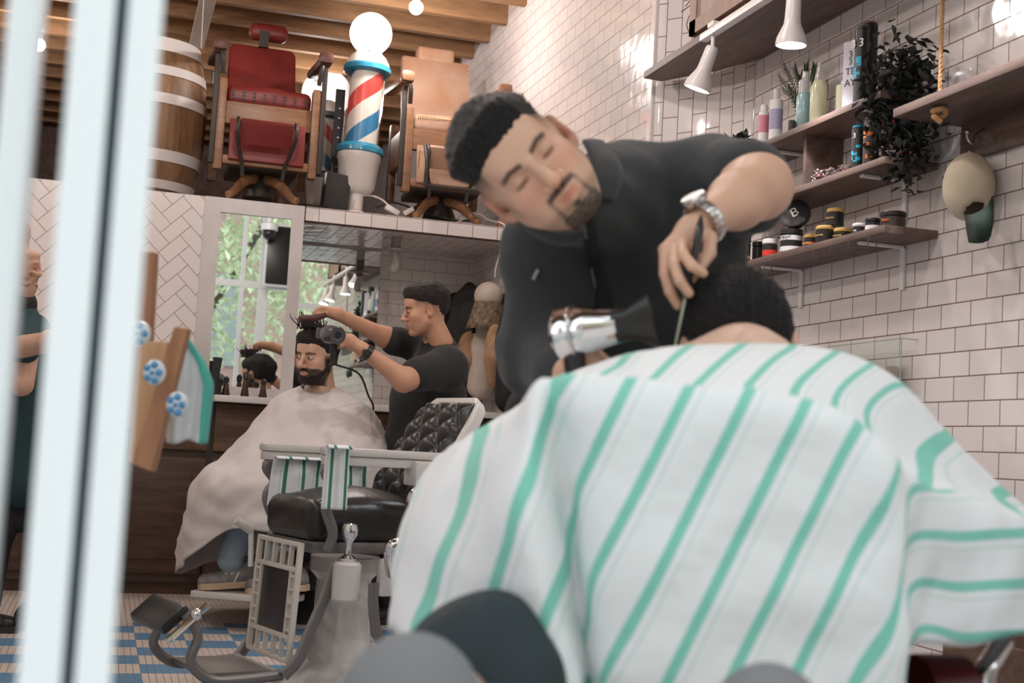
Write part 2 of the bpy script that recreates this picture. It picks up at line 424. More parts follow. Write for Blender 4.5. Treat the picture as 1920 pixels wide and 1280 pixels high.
# loft platform, herringbone wall under it, ledge face, soffit, niche
struct('trim_3', MB().box((10.3, .2, 2.176), (5.15, 5.9, .05)), mat('loft_deck', (.12, .08, .06), .8))
bk = MB(); bk.box((XB+.06, 1.18, 1.1), (.1, 3.46, 2.2)); 
struct('wall_back', bk, mat('herringbone_grout', (.25, .16, .14), .8))
def herring():
    L, W = .154, .078; g = .0013; c = math.cos(PI/4); bm = bmesh.new()
    def tile(cx, cy, horiz):
        hx, hy = (L/2-g, W/2-g) if horiz else (W/2-g, L/2-g); vs = []
        for sx, sy in ((-1, -1), (1, -1), (1, 1), (-1, 1)):
            x, y = cx+sx*hx, cy+sy*hy; u, v = (x-y)*c, (x+y)*c
            vs.append(bm.verts.new((0, -.55+.105+u, 2.2-.012+v)))
        bm.faces.new(vs)
    for i in range(-40, 60):
        for j in range(-40, 40):
            ox = i*W+j*L+ -0*W; oy = i*W - j*L
            for hz in (0, 1):
                if hz: cx, cy = ox+L/2, oy+W/2
                else: cx, cy = ox+W/2, oy+W+L/2
                u, v = (cx-cy)*c, (cx+cy)*c
                if -.2 < -.445+u+.55 and -.445+u < 2.95 and -1.3 < v < .15: tile(cx, cy, hz)
    for co, no in (((0, -.55, 0), (0, -1, 0)), ((0, 2.9, 0), (0, 1, 0)), ((0, 0, 2.2), (0, 0, 1)), ((0, 0, 1.06), (0, 0, -1))):
        bmesh.ops.bisect_plane(bm, geom=bm.verts[:]+bm.edges[:]+bm.faces[:], plane_co=co, plane_no=no, clear_outer=True)
    ex = bmesh.ops.extrude_face_region(bm, geom=bm.faces[:]); 
    for v in [e for e in ex['geom'] if isinstance(e, bmesh.types.BMVert)]: v.co.x -= .005
    bmesh.ops.recalc_face_normals(bm, faces=bm.faces)
    me = bpy.data.meshes.new('wall_herringbone'); bm.to_mesh(me); bm.free()
    o = link('wall_herringbone', me, mat('herringbone_tile', (.74, .665, .64), .14, coat=.2, bump=.06, bscale=14)); o.location.x = XB+.009; o['kind'] = 'structure'
herring()
struct('trim_4', MB().box((XB+.04, (-1.03+YE)/2, 2.161), (.08, YE and abs(YE+1.03), .082)), t_ledge)
struct('ceiling_niche', MB().box((8.2, (-1.03+YE)/2, 2.128), (.95, abs(YE+1.03), .012)), t_soff)
struct('wall_niche', MB().box((8.66, (-.9+YE)/2, 1.1), (.1, abs(YE+.9), 2.15)), t_back)

marble = mat('veined_marble', (.62, .58, .565), .22, var=.28, vscale=5, vcol=(.50, .46, .45), stretch=(1, 1, .6))
mirror_m = mat('mirror_silver', (.86, .90, .88), .012, metal=1)
def mirror_frame():
    x0 = XB-.012
    a = AX(385, 372, x0); b = AX(572, 388, x0); l = AX(413, 397, x0); r = AX(548, 408, x0); bt = AX(400, 722, x0)
    y0, y1, yl, yr, zt, zb, ztop, zbot = a[1], b[1], l[1], r[1], l[2], bt[2], 2.2, 1.075
    t = thing('marble_framed_mirror', 'tall narrow mirror set in a grey veined marble surround beside the herringbone tiles', 'mirror', (x0, (y0+y1)/2, zbot))
    m = MB(); d = .05; cx = x0+d/2
    for (ya, yb, za, zb_) in ((y0, yl, zbot, ztop), (yr, y1, zbot, ztop), (yl, yr, zt, ztop), (yl, yr, zbot, zb)):
        m.box((cx-x0, (ya+yb)/2-(y0+y1)/2, (za+zb_)/2-zbot), (d, abs(ya-yb), zb_-za))
    m.box((.45+.02, y1-(y0+y1)/2+.03, (ztop-zbot)/2-.03), (.86, .06, ztop-zbot-.06))
    m.build('marble_surround', marble, t, smooth=False)
    MB().box((.02, (yl+yr)/2-(y0+y1)/2, (zt+zb)/2-zbot), (.006, abs(yl-yr)+.01, zt-zb+.01)).build('mirror_glass', mirror_m, t, smooth=False)
    return y1
ycol = mirror_frame()
yb = AX(709, 560, 8.6)[1]
tag(MB().box((8.6, (ycol+yb)/2+.02, 1.6), (.01, abs(ycol-yb)+.04, 1.02)).build('wall_mirror', mirror_m, smooth=False), 'wide frameless mirror behind the rear barber, reaching up to the tiled soffit', 'mirror')
# counter and cabinets
tag(MB().box((7.485, 1.185, 1.055), (.41, 3.45, .035), bev=.004).box((7.94, (-.56+YE)/2, 1.055), (1.32, abs(YE+.56), .035), bev=.004).build('marble_countertop', mat('counter_marble', (.72, .69, .68), .2, var=.15, vscale=6)), 'long pale marble countertop running under the mirrors', 'countertop')
w_dark = wood('dark_walnut', (.035, .018, .012), (.10, .055, .035), (8, 1, 8), .45, .1)
w_mid = wood('walnut_drawer', (.06, .032, .02), (.17, .095, .055), (6, 1.2, 10), .5, .1)
crystal = mat('crystal_knob', (.9, .88, .86), .05, trans=.6)
def cabinet(yc, w, label, doors=2):
    t = thing('backbar_cabinet', label, 'cabinet', (7.4, yc, 0), group='walnut cabinets under the countertop')
    MB().box((.16, 0, .55), (.26, w, .97)).box((.17, 0, .04), (.22, w, .08)).build('carcass', w_dark, t, smooth=False)
    for s in (-1, 1):
        d = MB().box((.02, s*w/4, .90), (.03, w/2-.02, .26), bev=.006).build('drawer', w_mid, t)
        MB().sphere((-.02, s*w/4, .90), .02, 8, 6).box((0, s*w/4, .90), (.03, .01, .01)).build('knob', crystal, d, smooth=False)
        d = MB().box((.02, s*w/4, .42), (.03, w/2-.02, .62), bev=.006).box((.0, s*w/4, .42), (.012, w/2-.16, .46), bev=.004).build('door', w_dark, t)
        MB().sphere((-.02, s*.05, .60), .014, 8, 6).box((0, s*.05, .60), (.03, .008, .008)).build('knob', mat('copper', (.7, .35, .22), .3, metal=1), d, smooth=False)
for i, (yc, w, lb) in enumerate(((.95, 1.0, 'dark walnut cabinet at the left end of the counter'), (-.06, 1.0, 'dark walnut cabinet below the herringbone tiles, crystal knob on its drawers'), (-1.07, 1.0, 'dark walnut cabinet behind the seated man in the white cape'), (-1.88, .62, 'dark walnut cabinet under the coats at the right end of the counter'))):
    cabinet(yc, w, lb)
# storefront behind the camera's line, seen in the mirrors and in blur at the left
def win_bar(mb, y0, y1, z0=0, z1=3.3, x0=.80, d=.05): mb.box((x0+d/2, (y0+y1)/2, (z0+z1)/2), (d, abs(y1-y0), z1-z0), bev=.003)
lb = {}
m = MB()
for (px0, px1, dx) in ((190, 258, 0), (85, 166, 0), (-50, 18, .03)):
    a = AX(px0, 640, .80); b = AX(px1, 640, .80); win_bar(m, a[1], b[1], 0, 3.3, .80+dx)
win_bar(m, AX(18, 640, .8)[1]+.42, AX(18, 640, .8)[1]+.48)
m.box((.83, AX(18, 640, .8)[1]+.1, .67-.12), (.05, .36, .08))
struct('window_1', m, frame_white)
m = MB(); a = AX(160, 640, .82); b = AX(196, 640, .82); win_bar(m, a[1], b[1], 0, 3.3, .835, .02); 
struct('trim_5', m, mat('teal_gasket', (.07, .15, .19), .5))
# window on the mirror side (right of the open bay)
m = MB(); W2X = .83
def my(px, py): p = AX(px, py, 2*XB-W2X); return p[1]
for px, w in ((392, .10), (452, .045), (492, .10), (556, .08)): y = my(px, 560); win_bar(m, y-w/2, y+w/2, 0, 3.4, W2X-.03)
yA, yB = my(380, 560), -2.5
for z, hgt in ((2.50, .07), (.95, .08), (3.38, .12)): m.box((W2X, (yA+yB)/2, z), (.06, abs(yA-yB), hgt), bev=.003)
struct('window_2', m, frame_white)
struct('wall_street', MB().box((.83, (yA+yB)/2, .45), (.12, abs(yA-yB), .9)).box((.83, .2, 3.9), (.12, 5.9, .9)).box((.83, 2.2, .3), (.12, 1.4, .6)), mat('street_paint', (.55, .57, .58), .5))
# ================================================================ right wall: shelves and what stands on them
def px_of(P):
    d = np.array(P, float)-CAM; z = d@FW; return 960+F_PX*(d@RT)/z, 640-F_PX*(d@UP)/z
def x_at(px, Y, Z, lo=1.0, hi=7.5):
    for _ in range(40):
        m = (lo+hi)/2
        if px_of((m, Y, Z))[0] > px: lo = m
        else: hi = m
    return (lo+hi)/2
w_shelf = wood('shelf_wood', (.075, .045, .035), (.20, .13, .105), (1.2, 9, 9), .5, .1)
white_metal = mat('white_metal', (.8, .77, .75), .35)
Z1, Z2, Z3 = 2.098, 1.872, 1.646
def board(name, x0, x1, y0, z, th, label, cat='shelf', group=None):
    o = MB().box(((x0+x1)/2, (y0+YR)/2, z-th/2), (x1-x0, y0-YR, th), bev=.003).build(name, w_shelf); return tag(o, label, cat, group)
board('wall_shelf', 3.79, 5.06, -2.35, Z1, .024, 'upper dark wooden shelf carrying the bottles and the sprig', group=None)
board('wall_shelf', 3.75, 4.95, -2.35, Z2, .024, 'middle dark wooden shelf with the two small cans')
board('wall_shelf', 3.74, 4.95, -2.35, Z3, .026, 'lowest dark wooden shelf, lined with jars, wire hooks under it')
tag(MB().box((4.36, -2.47, (Z1+Z2)/2-.012), (.02, .15, Z1-Z2-.026)).build('shelf_divider', w_shelf, smooth=False), 'dark upright board between the upper and middle shelves', 'divider')
def bracket(x, z, label):
    t = thing('shelf_bracket', label, 'bracket', (x, YR, z), group='white shelf brackets')
    MB().box((0, .09, -.006), (.024, .17, .008)).build('arm', white_metal, t, smooth=False)
    MB().box((0, .006, -.075), (.024, .008, .15)).build('wall_plate', white_metal, t, smooth=False)
for x in (3.93, 4.62):
    e = 'right' if x < 4.2 else 'left'
    bracket(x, Z1-.024, f'white bracket under the {e} end of the upper shelf')
    bracket(x, Z2-.024, f'white bracket under the {e} end of the middle shelf')
    bracket(x, Z3-.026, f'white bracket under the {e} end of the lowest shelf')
wire = mat('dark_wire', (.10, .08, .07), .4, metal=.6)
hk = None
for px in (1530, 1562, 1596, 1634, 1438, 1418):
    x = x_at(px, -2.36, 1.62)
    if hk is None:
        pts = [(0, 0, 0), (0, .004, -.022)]+[(0, .004-.016+.016*math.cos(a), -.03-.018*math.sin(a)) for a in np.linspace(0, PI, 8)]+[(0, -.028, -.012)]
        hk = tag(MB().tube(pts, .0016, 6).build('wire_hook', wire), 'thin wire hook hanging below the front edge of the lowest shelf', 'hook', 'wire hooks under the lowest shelf')
        hk.location = (x, -2.352, Z3-.026)
    else:
        o = hk.copy(); C.objects.link(o); o.location = (x, -2.352, Z3-.026)
# upper display shelf with cabinet and track lights
ZU = 2.60
m = MB(); m.prism([(2.6, YR), (2.6, -2.22), (5.55, -2.22), (5.56, YE-.01), (5.30, -2.46), (5.05, YR+.005)], ZU-.03, ZU)
tag(m.build('display_shelf', w_shelf, smooth=False), 'wide wooden shelf at the top right ending in a point, cabinet on top of it', 'shelf')
t = thing('wall_cabinet', 'oak fronted wall cabinet cut off by the top edge, on the pointed shelf', 'cabinet', (3.9, -2.39, ZU))
w_oak = wood('pale_oak', (.24, .155, .12), (.36, .25, .20), (6, 6, .9), .55, .08)
MB().box((0, 0, .35), (2.36, .3, .7)).build('carcass', w_oak, t, smooth=False)
for k in range(3):
    MB().box((.78-.78*k, .158, .35), (.75, .016, .66), bev=.003).box((.78-.78*k, .168, .05), (.75, .012, .06)).box((.78-.78*k, .168, .65), (.75, .012, .06)).box((1.125-.78*k, .168, .35), (.06, .012, .66)).box((.435-.78*k, .168, .35), (.06, .012, .66)).build('door', w_oak, t)
t = thing('grey_stone_ball', 'small dark grey stone ball beside the wall cabinet', 'ornament', (5.20, -2.36, ZU))
MB().sphere((0, 0, .062), .062, 24, 14).build('ball', mat('grey_stone', (.13, .12, .115), .6, var=.3), t)
t = thing('twig_ornament', 'thin dark red twisted wire twigs at the top edge', 'ornament', (5.38, -2.40, ZU))
m = MB()
for k in range(6):
    a = k*1.05; m.tube(curve_pts([(0, 0, 0), (.02*math.cos(a), .02*math.sin(a), .12), (.05*math.cos(a+1), .05*math.sin(a+1), .2), (.03*math.cos(a+3), .03*math.sin(a+3), .30), (.08*math.cos(a+4), .08*math.sin(a+4), .26)], 5), .0022, 5)
m.build('twigs', mat('dark_red_wire', (.14, .03, .025), .5), t)
# track with white bullet heads
lamp_white = mat('lamp_white', (.80, .74, .72), .35, coat=.2)
lamp_glow = mat('lamp_glow', (1, 1, 1), .3, emit=(.92, .96, 1), es=9)
t = thing('track_rail', 'white ceiling track rail running under the pointed shelf', 'track rail', (4.0, -2.19, ZU-.05))
MB().box((-.25, 0, 0), (2.2, .035, .03), bev=.004).build('rail', lamp_white, t)
def track_lamp(px, py, tip, Y=-2.19, label='', proto=[None]):
    x = x_at(px, Y, ZU-.07); base = np.array((x, Y, ZU-.065)); d = np.array(tip, float); d /= np.linalg.norm(d)
    M = frame(d, (0, 1, .01), base-np.array((0, 0, .045)))
    if proto[0] is None:
        t = thing('track_lamp', label, 'spotlight', M=M, group='white track lamps')
        MB().lathe([(0, 0), (.022, 0), (.026, .01), (.028, .08), (.03, .1), (.052, .15), (.056, .175), (.052, .176), (.046, .16), (0, .16)], R=Matrix.Rotation(PI/2, 3, 'Y'), n=28).build('lamp_head', lamp_white, t)
        MB().lathe([(0, .166), (.045, .166), (.045, .170), (0, .1705)], R=Matrix.Rotation(PI/2, 3, 'Y'), n=28).build('lens', lamp_glow, t)
        proto[0] = t
    else: t = dup(proto[0], M=M, label=label)
    st = MB(); st.tube([(0, 0, .04), (0, 0, -.05)], .008, 8); st.box((0, 0, .045), (.05, .03, .02), bev=.003)
    o = st.build('stem', lamp_white); o.parent = t; o.matrix_parent_inverse = Matrix(M).inverted(); o.location = [float(c) for c in base]
    l = bpy.data.lights.new('lamp_beam', 'SPOT'); l.energy = SPOT_W; l.spot_size = math.radians(120); l.spot_blend = .8; l.color = (.95, .95, 1); l.shadow_soft_size = .04
    lo = bpy.data.objects.new('lamp_beam', l); C.objects.link(lo)
    lo.matrix_world = frame(d, (0, 1, .01), base-np.array((0, 0, .045))+d*.19) @ Matrix.Rotation(-PI/2, 4, 'Y')
track_lamp(1337, 90, (.25, .25, -1), label='white bullet spotlight nearest the pointed end of the shelf, tilted left')
track_lamp(1490, 10, (.05, .0, -1), label='white bullet spotlight pointing straight down above the bottles')
for X_ in (3.35, 2.95):
    track_lamp(px_of((X_, -2.19, ZU-.07))[0], 0, (.1, .2, -1), label='white bullet spotlight further along the track, shown only in the mirror')

# bottles, cans and jars
def lathe_thing(name, label, cat, x, y, z, parts, group=None, rotz=0):
    t = thing(name, label, cat, (x, y, z), rotz, group)
    for pn, prof, m in parts: MB().lathe(prof, n=28).build(pn, m, t)
    return t
def cyl(r, z0, z1, e=.003): return [(0, z0), (r-e, z0), (r, z0+e), (r, z1-e), (r-e, z1), (0, z1)]
P_white = mat('plastic_white', (.78, .74, .72), .3); P_clear = mat('plastic_clear', (.85, .82, .8), .12, trans=.55)
P_teal = mat('teal_liquid', (.28, .43, .44), .2, coat=.4); P_yel = mat('pale_yellow_plastic', (.62, .60, .40), .25); P_blk = mat('black_plastic', (.022, .02, .02), .28)
P_pink = mat('pink_label', (.62, .22, .27), .4); P_lav = mat('lavender_label', (.40, .36, .52), .4); P_blue = mat('blue_purple', (.16, .17, .34), .3); P_red = mat('red_label', (.62, .04, .03), .4)
P_gold = mat('yellow_lid', (.62, .40, .13), .4); P_orange = mat('orange_print', (.75, .16, .02), .4); P_cyan = mat('cyan_print', (.02, .36, .55), .4); P_lbl = mat('white_label', (.72, .68, .66), .5)
yb_ = -2.42
def sx(px, z=Z1, y=yb_): return x_at(px, y, z)
lathe_thing('spray_can', 'slim white spray can with a pink label, leftmost of the bottles on the upper shelf', 'bottle', sx(1430), yb_, Z1, [('bottle_body', cyl(.021, 0, .155), P_white), ('label_band', [(.0213, .07), (.0213, .14)], P_pink), ('cap', cyl(.014, .155, .185), P_white)])
lathe_thing('shampoo_bottle', 'white bottle with a lavender label, next to the spray can', 'bottle', sx(1453), yb_, Z1, [('bottle_body', cyl(.026, 0, .18), P_white), ('label_band', [(.0263, .06), (.0263, .14)], P_lav), ('cap', cyl(.015, .18, .225), P_clear)])
lathe_thing('shampoo_bottle', 'blue and purple bottle half hidden behind the sprig', 'bottle', sx(1484), -2.47, Z1, [('bottle_body', cyl(.026, 0, .15), P_blue), ('label_band', [(.0263, .04), (.0263, .11)], P_lav), ('cap', cyl(.016, .15, .18), P_clear)])
lathe_thing('spray_bottle', 'teal bottle with a clear domed cap on the upper shelf', 'bottle', sx(1506), yb_, Z1, [('bottle_body', [(0, 0), (.028, 0), (.03, .004), (.03, .14), (.024, .152), (0, .152)], P_teal), ('cap', [(0, .15), (.024, .15), (.023, .2), (.012, .21), (.010, .235), (0, .236)], P_clear)])
lathe_thing('spray_bottle', 'pale yellow bottle with a tall clear nozzle on the upper shelf', 'bottle', sx(1533), yb_, Z1, [('bottle_body', [(0, 0), (.029, 0), (.031, .004), (.031, .15), (.02, .172), (.0, .173)], P_yel), ('cap', [(0, .17), (.018, .172), (.014, .2), (.008, .215), (.006, .245), (0, .246)], P_clear)])
lathe_thing('shampoo_bottle', 'short pale yellow bottle behind the white printed box', 'bottle', sx(1580, y=-2.47), -2.47, Z1, [('bottle_body', cyl(.028, 0, .14), P_yel), ('cap', cyl(.012, .14, .16), P_clear)])
lathe_thing('dark_vial', 'tiny dark brown pot in front of the blue bottle', 'pot', sx(1484, y=-2.375), -2.375, Z1, [('pot_body', cyl(.014, 0, .045), mat('dark_brown', (.05, .03, .03), .4))])
txt_blk = mat('print_black', (.03, .03, .035), .5); txt_wht = mat('print_white', (.75, .72, .7), .5)
FACE = Matrix(((-.15, 0, -.99, 0), (-.99, 0, .15, 0), (0, 1, 0, 0), (0, 0, 0, 1)))   # lettering facing the street end
FACE = frame((-.4, .92, 0)) @ Matrix(((0, 0, 1, 0), (1, 0, 0, 0), (0, 1, 0, 0), (0, 0, 0, 1)))
def label_text(parent, s, size, off, m, sx=1):
    o = text('lettering', s, size, Matrix.Translation([float(c) for c in off]) @ FACE, m, None, sx=sx)
    o.parent = parent; return o
t = thing('printed_box', 'tall white box printed TE AY in black, leaning by the black can', 'box', (sx(1598), -2.42, Z1), math.atan2(.92, -.4))
MB().box((0, 0, .125), (.05, .055, .25), bev=.002).build('box_body', mat('lavender_white', (.66, .62, .68), .45), t)
for s, z, sz in (('TE', .14, .036), ('AY', .10, .036), ('3', .20, .036), ('3', .175, .03)):
    o = text('lettering', s, sz, Matrix.Translation((.0255, .004, z)) @ Matrix(((0, 0, 1, 0), (1, 0, 0, 0), (0, 1, 0, 0), (0, 0, 0, 1))), txt_blk); o.parent = t
def can(name, label, px, y, z, r, h, lid, pm, zs=(0.3, .62), letters='B'):
    x = sx(px, z, y); t = thing(name, label, 'can', (x, y, z), math.atan2(.92, -.4))
    MB().lathe(cyl(r, 0, h), n=28).build('can_body', P_blk if pm is not P_orange else mat('brown_black', (.04, .028, .024), .3), t)
    MB().lathe([(0, h), (r*.93, h), (r*.93, h+.006), (r*.7, h+.010), (0, h+.010)], n=28).build('lid', lid, t)
    m = MB()
    rr = random.Random(int(px))
    for k in range(7):
        a0 = rr.uniform(-.9, .3); w = rr.uniform(.2, .8); z0 = h*(zs[0]+(zs[1]-zs[0])*rr.random()); hh = h*rr.uniform(.03, .09)
        m.add([((r+.0006)*math.cos(a0+w*q/4), (r+.0006)*math.sin(a0+w*q/4), z0+dz) for dz in (0, hh) for q in range(5)], [(q, q+1, q+6, q+5) for q in range(4)])
    m.build('printed_pattern', pm, t, smooth=False)
    for q, (s, zz, sz) in enumerate(((letters, .80, .34), ('B', .0, 0))):
        if sz: o = text('lettering', s, h*sz*.45, Matrix.Translation((r+.001, 0, h*zz)) @ Matrix(((0, 0, 1, 0), (1, 0, 0, 0), (0, 1, 0, 0), (0, 0, 0, 1))), txt_wht); o.parent = t
    return t
can('spray_can', 'tall black can with blue print standing beside the white printed box', 1612, -2.40, Z1, .024, .27, P_blk, P_cyan, letters='3 3')
can('spray_can', 'tallest dark can behind the blue printed one on the upper shelf', 1625, -2.46, Z1, .03, .31, mat('brown_cap', (.10, .05, .04), .3), P_blk)
can('spray_can', 'small black can with cyan print on the middle shelf', 1608, -2.41, Z2, .024, .155, P_cyan, P_cyan, (.2, .6), '3')
can('spray_can', 'small black can with orange print on the middle shelf', 1632, -2.41, Z2, .027, .165, P_blk, P_orange, (.15, .7), '3')
# jewelled pouch on the middle shelf
def pouch(name, label, px, y, z, L, H, m_):
    x = sx(px, z, y); t = thing(name, label, 'ornament', (x, y, z)); rr = random.Random(3); m = MB(); cols = [mat('gem_silver', (.6, .56, .55), .15, metal=.9), mat('gem_dark', (.08, .05, .05), .2), mat('gem_rose', (.5, .28, .26), .2, metal=.5)]
    for k in range(150):
        u = rr.uniform(-1, 1); v = rr.random(); hh = H*math.sqrt(max(0, 1-u**4))*(.55+.45*rr.random()); m.cur = rr.randrange(3)
        m.sphere((u*L/2, rr.uniform(-.03, .03), .006+hh*v), (.007, .007, .006), 6, 4)
    m.build('beads', cols, t, smooth=False)
pouch('beaded_pouch', 'glittering beaded pouch lying on the middle shelf', 1545, -2.41, Z2, .13, .055, None)
pouch('beaded_cluster', 'smaller glittering cluster beside the small cans', 1590, -2.40, Z2, .07, .03, None)
# plants
leaf_dark = mat('dark_leaf', (.028, .030, .026), .45, var=.4); leaf_green = mat('green_leaf', (.06, .10, .055), .45, var=.3); leaf_berry = mat('magenta_flower', (.25, .02, .09), .5)
def leaves(m, c, n, rx, ry, rz, size, rr, droop=0):
    for k in range(n):
        u = rr.gauss(0, .45), rr.gauss(0, .45), rr.gauss(0, .45); p = Vector((c[0]+rx*u[0], c[1]+ry*u[1], c[2]+rz*u[2])); s = size*rr.uniform(.6, 1.3)
        R = Matrix.Rotation(rr.uniform(0, 6.28), 3, 'Z') @ Matrix.Rotation(rr.uniform(-1.2, 1.0)+droop, 3, 'Y')
        m.add([p+R@Vector(q) for q in ((0, 0, 0), (s*.5, s*.3, .12*s), (s, 0, 0), (s*.5, -s*.3, .12*s), (s*.5, 0, -.06*s))], [(0, 4, 1), (1, 4, 2), (2, 4, 3), (3, 4, 0)])
rr = random.Random(11)
xq = sx(1690, Z1, -2.42); t = thing('trailing_plant', 'bushy black trailing plant spilling over the right ends of the shelves', 'plant', (0, 0, 0))
xq = 3.80
def q3(px, py, Y): return AY(px, py, Y)
m = MB()
for px, py, Y, n, r in ((1660, 115, -2.42, 40, .10), (1700, 145, -2.42, 110, .15), (1650, 160, -2.38, 40, .08), (1730, 170, -2.44, 90, .12), (1690, 190, -2.42, 130, .14), (1700, 235, -2.42, 120, .13), (1690, 270, -2.42, 130, .13), (1715, 290, -2.44, 60, .09), (1640, 205, -2.36, 30, .06), (1665, 250, -2.40, 50, .09), (1702, 330, -2.46, 14, .035), (1698, 350, -2.46, 5, .02), (1730, 230, -2.44, 30, .10)):
    c = q3(px, py, Y); leaves(m, c, n, r, .06, r, .045, rr)
m.build('foliage', leaf_dark, t, smooth=False)
m = MB()
for px, py in ((1675, 235), (1690, 285), (1668, 268), (1710, 285), (1682, 300)): c = q3(px, py, -2.37); leaves(m, c, 2, .008, .008, .008, .016, rr)
m.build('flowers', leaf_berry, t, smooth=False)
m = MB()
for a, b, c_ in (((1690, 170), (1700, 250), (1703, 345)), ((1700, 130), (1740, 180), (1745, 240)), ((1680, 150), (1660, 110), (1668, 92)), ((1700, 200), (1720, 260), (1738, 320))):
    m.tube(curve_pts([q3(*a, -2.45), q3(*b, -2.43), q3(*c_, -2.45)], 5), .003, 5)
c = q3(1690, 178, -2.45); m.lathe([(0, 0), (.05, 0), (.065, .09), (.06, .09), (.045, .01), (0, .01)], (3.86, -2.45, Z1), n=16)
m.build('pot_and_stems', mat('black_pot', (.03, .028, .028), .5), t)
t = thing('green_sprig', 'green needle leaved sprig rising behind the bottles', 'plant', (sx(1494), -2.46, Z1)); m = MB(); m2 = MB()
for tip in ((1462, 150), (1470, 128), (1490, 130), (1512, 126), (1527, 128), (1480, 170), (1535, 150), (1502, 145), (1468, 172), (1522, 165)):
    e = AY(*tip, -2.46)-np.array((sx(1494), -2.46, Z1)); pts = curve_pts([(0, 0, .02), e*.55+np.array((0, 0, .04)), e], 8); m2.tube(pts, .0018, 5)
    for i in range(4, len(pts)):
        for s in (-1, 1):
            p = Vector(pts[i]); dr = (Vector(pts[i])-Vector(pts[i-1])).normalized(); sd = Vector((dr.z, 0, -dr.x))*s; m.add([p, p+dr*.012+sd*.010+Vector((0, .004, 0)), p+dr*.03+sd*.022, p+dr*.016+sd*.006-Vector((0, .004, 0))], [(0, 1, 2, 3)])
m.build('needles', leaf_green, t, smooth=False); m2.lathe(cyl(.018, 0, .04), n=14).build('stem', mat('stem_green', (.06, .07, .04), .6), t)
xq = 4.98; t = thing('small_black_plant', 'low spiky black plant behind the barber\'s raised shoulder', 'plant', (xq, -2.42, Z1)); m = MB()
c0 = AY(1385, 258, -2.42); t.location = (float(c0[0]), -2.42, Z1+.001)
leaves(m, (0, 0, .06), 70, .10, .05, .05, .05, rr, -.5); m.build('foliage', leaf_dark, t, smooth=False)
MB().lathe([(0, 0), (.04, 0), (.055, .05), (.05, .05), (0, .02)], n=16).build('pot', MATS['black_pot'], t)
# lowest shelf jars
def jar(label, px, y, z, r, h, lidm, lidh, band=None, bandz=(.25, .55), txt=None, bodym=P_blk, group=None):
    x = sx(px, z, y); t = thing('hair_product_jar', label, 'jar', (x, y, z), math.atan2(.92, -.4), group)
    MB().lathe(cyl(r*.96, 0, h-lidh), n=28).build('jar_body', bodym, t)
    MB().lathe(cyl(r, h-lidh, h), n=28).build('lid', lidm, t)
    if band: MB().lathe([(r*.965, h*bandz[0]), (r*.965, h*bandz[1])], n=28).build('label_band', band, t)
    if txt:
        s, zz, sz, tm = txt; o = text('lettering', s, sz, Matrix.Translation((r+.0008, 0, zz)) @ Matrix(((0, 0, 1, 0), (1, 0, 0, 0), (0, 1, 0, 0), (0, 0, 0, 1))), tm, depth=.001); o.parent = t
    return t
ys = -2.40
jar('jar with a white lid and red band on the lowest shelf', 1443, ys, Z3, .030, .075, P_white, .02, P_red, (.12, .42))
jar('wide black jar between two white labels printed MATTE CLAY on the lowest shelf', 1483, ys, Z3, .043, .088, P_blk, .022, None, txt=('MATTE CLAY', .055, .011, txt_blk))
jb = [o for o in bpy.data.objects if o.name.startswith('hair_product_jar')][-1]
MB().lathe([(.0417, .045), (.0417, .063)], n=28).lathe([(.0417, .004), (.0417, .022)], n=28).build('label_band', P_lbl, jb)
j = None
for px, y, z, r, h, lb_ in ((1520, -2.43, Z3, .026, .06, 'black jar with a yellow lid, left of the yellow lidded group'), (1546, -2.39, Z3, .033, .062, 'black jar with a yellow lid at the front centre of the group'), (1580, -2.43, Z3, .033, .05, 'black jar with a yellow lid, right and low in the group'), (1566, -2.42, Z3+.063, .031, .062, 'black jar with a yellow lid stacked on top of the others')):
    jar(lb_, px, y, z, r, h, P_gold, .014, P_orange if r < .03 else None, (.35, .5), ('ORIGINAL', h*.42, .008, P_gold), group='yellow lidded jars')
MB_ = None
jar('small black jar with a white lid, left of the wide flat jar', 1610, ys, Z3, .022, .042, P_white, .012, None, txt=('OIL', .015, .009, txt_wht))
jar('small black jar with a white label, touching the wide flat jar', 1636, -2.41, Z3, .026, .05, P_blk, .012, P_lbl, (.2, .5))
jar('wide flat dark jar at the right end of the lowest shelf', 1674, -2.42, Z3, .043, .055, P_blk, .016, None, txt=('WAX', .024, .012, P_orange), bodym=mat('smoky_brown', (.05, .035, .03), .2))
jar('tall black jar lettered B beside the barber\'s sleeve', 1378, ys, Z3, .027, .13, P_blk, .02, None, txt=('B', .10, .035, txt_wht))
jar('narrow black jar with a yellow print beside the sleeve', 1398, ys, Z3, .018, .12, P_blk, .03, P_gold, (.2, .3))
jar('black canister behind the red banded jar', 1420, -2.46, Z3, .024, .10, P_blk, .02, None)
t = thing('round_tin', 'large round black tin tipped towards the room showing a white letter B', 'tin', M=frame((-.62, .72, .30), (0, 0, 1), AY(1492, 402, -2.41)))
MB().lathe([(0, -.014), (.054, -.014), (.056, -.01), (.056, .012), (.052, .014), (0, .014)], R=Matrix.Rotation(PI/2, 3, 'Y'), n=40).build('tin_body', mat('tin_black', (.04, .035, .035), .3), t)
o = text('lettering', 'B', .055, Matrix.Translation((.0155, 0, 0)) @ Matrix.Rotation(.5, 4, 'X') @ Matrix(((0, 0, 1, 0), (1, 0, 0, 0), (0, 1, 0, 0), (0, 0, 0, 1))), txt_wht); o.parent = t
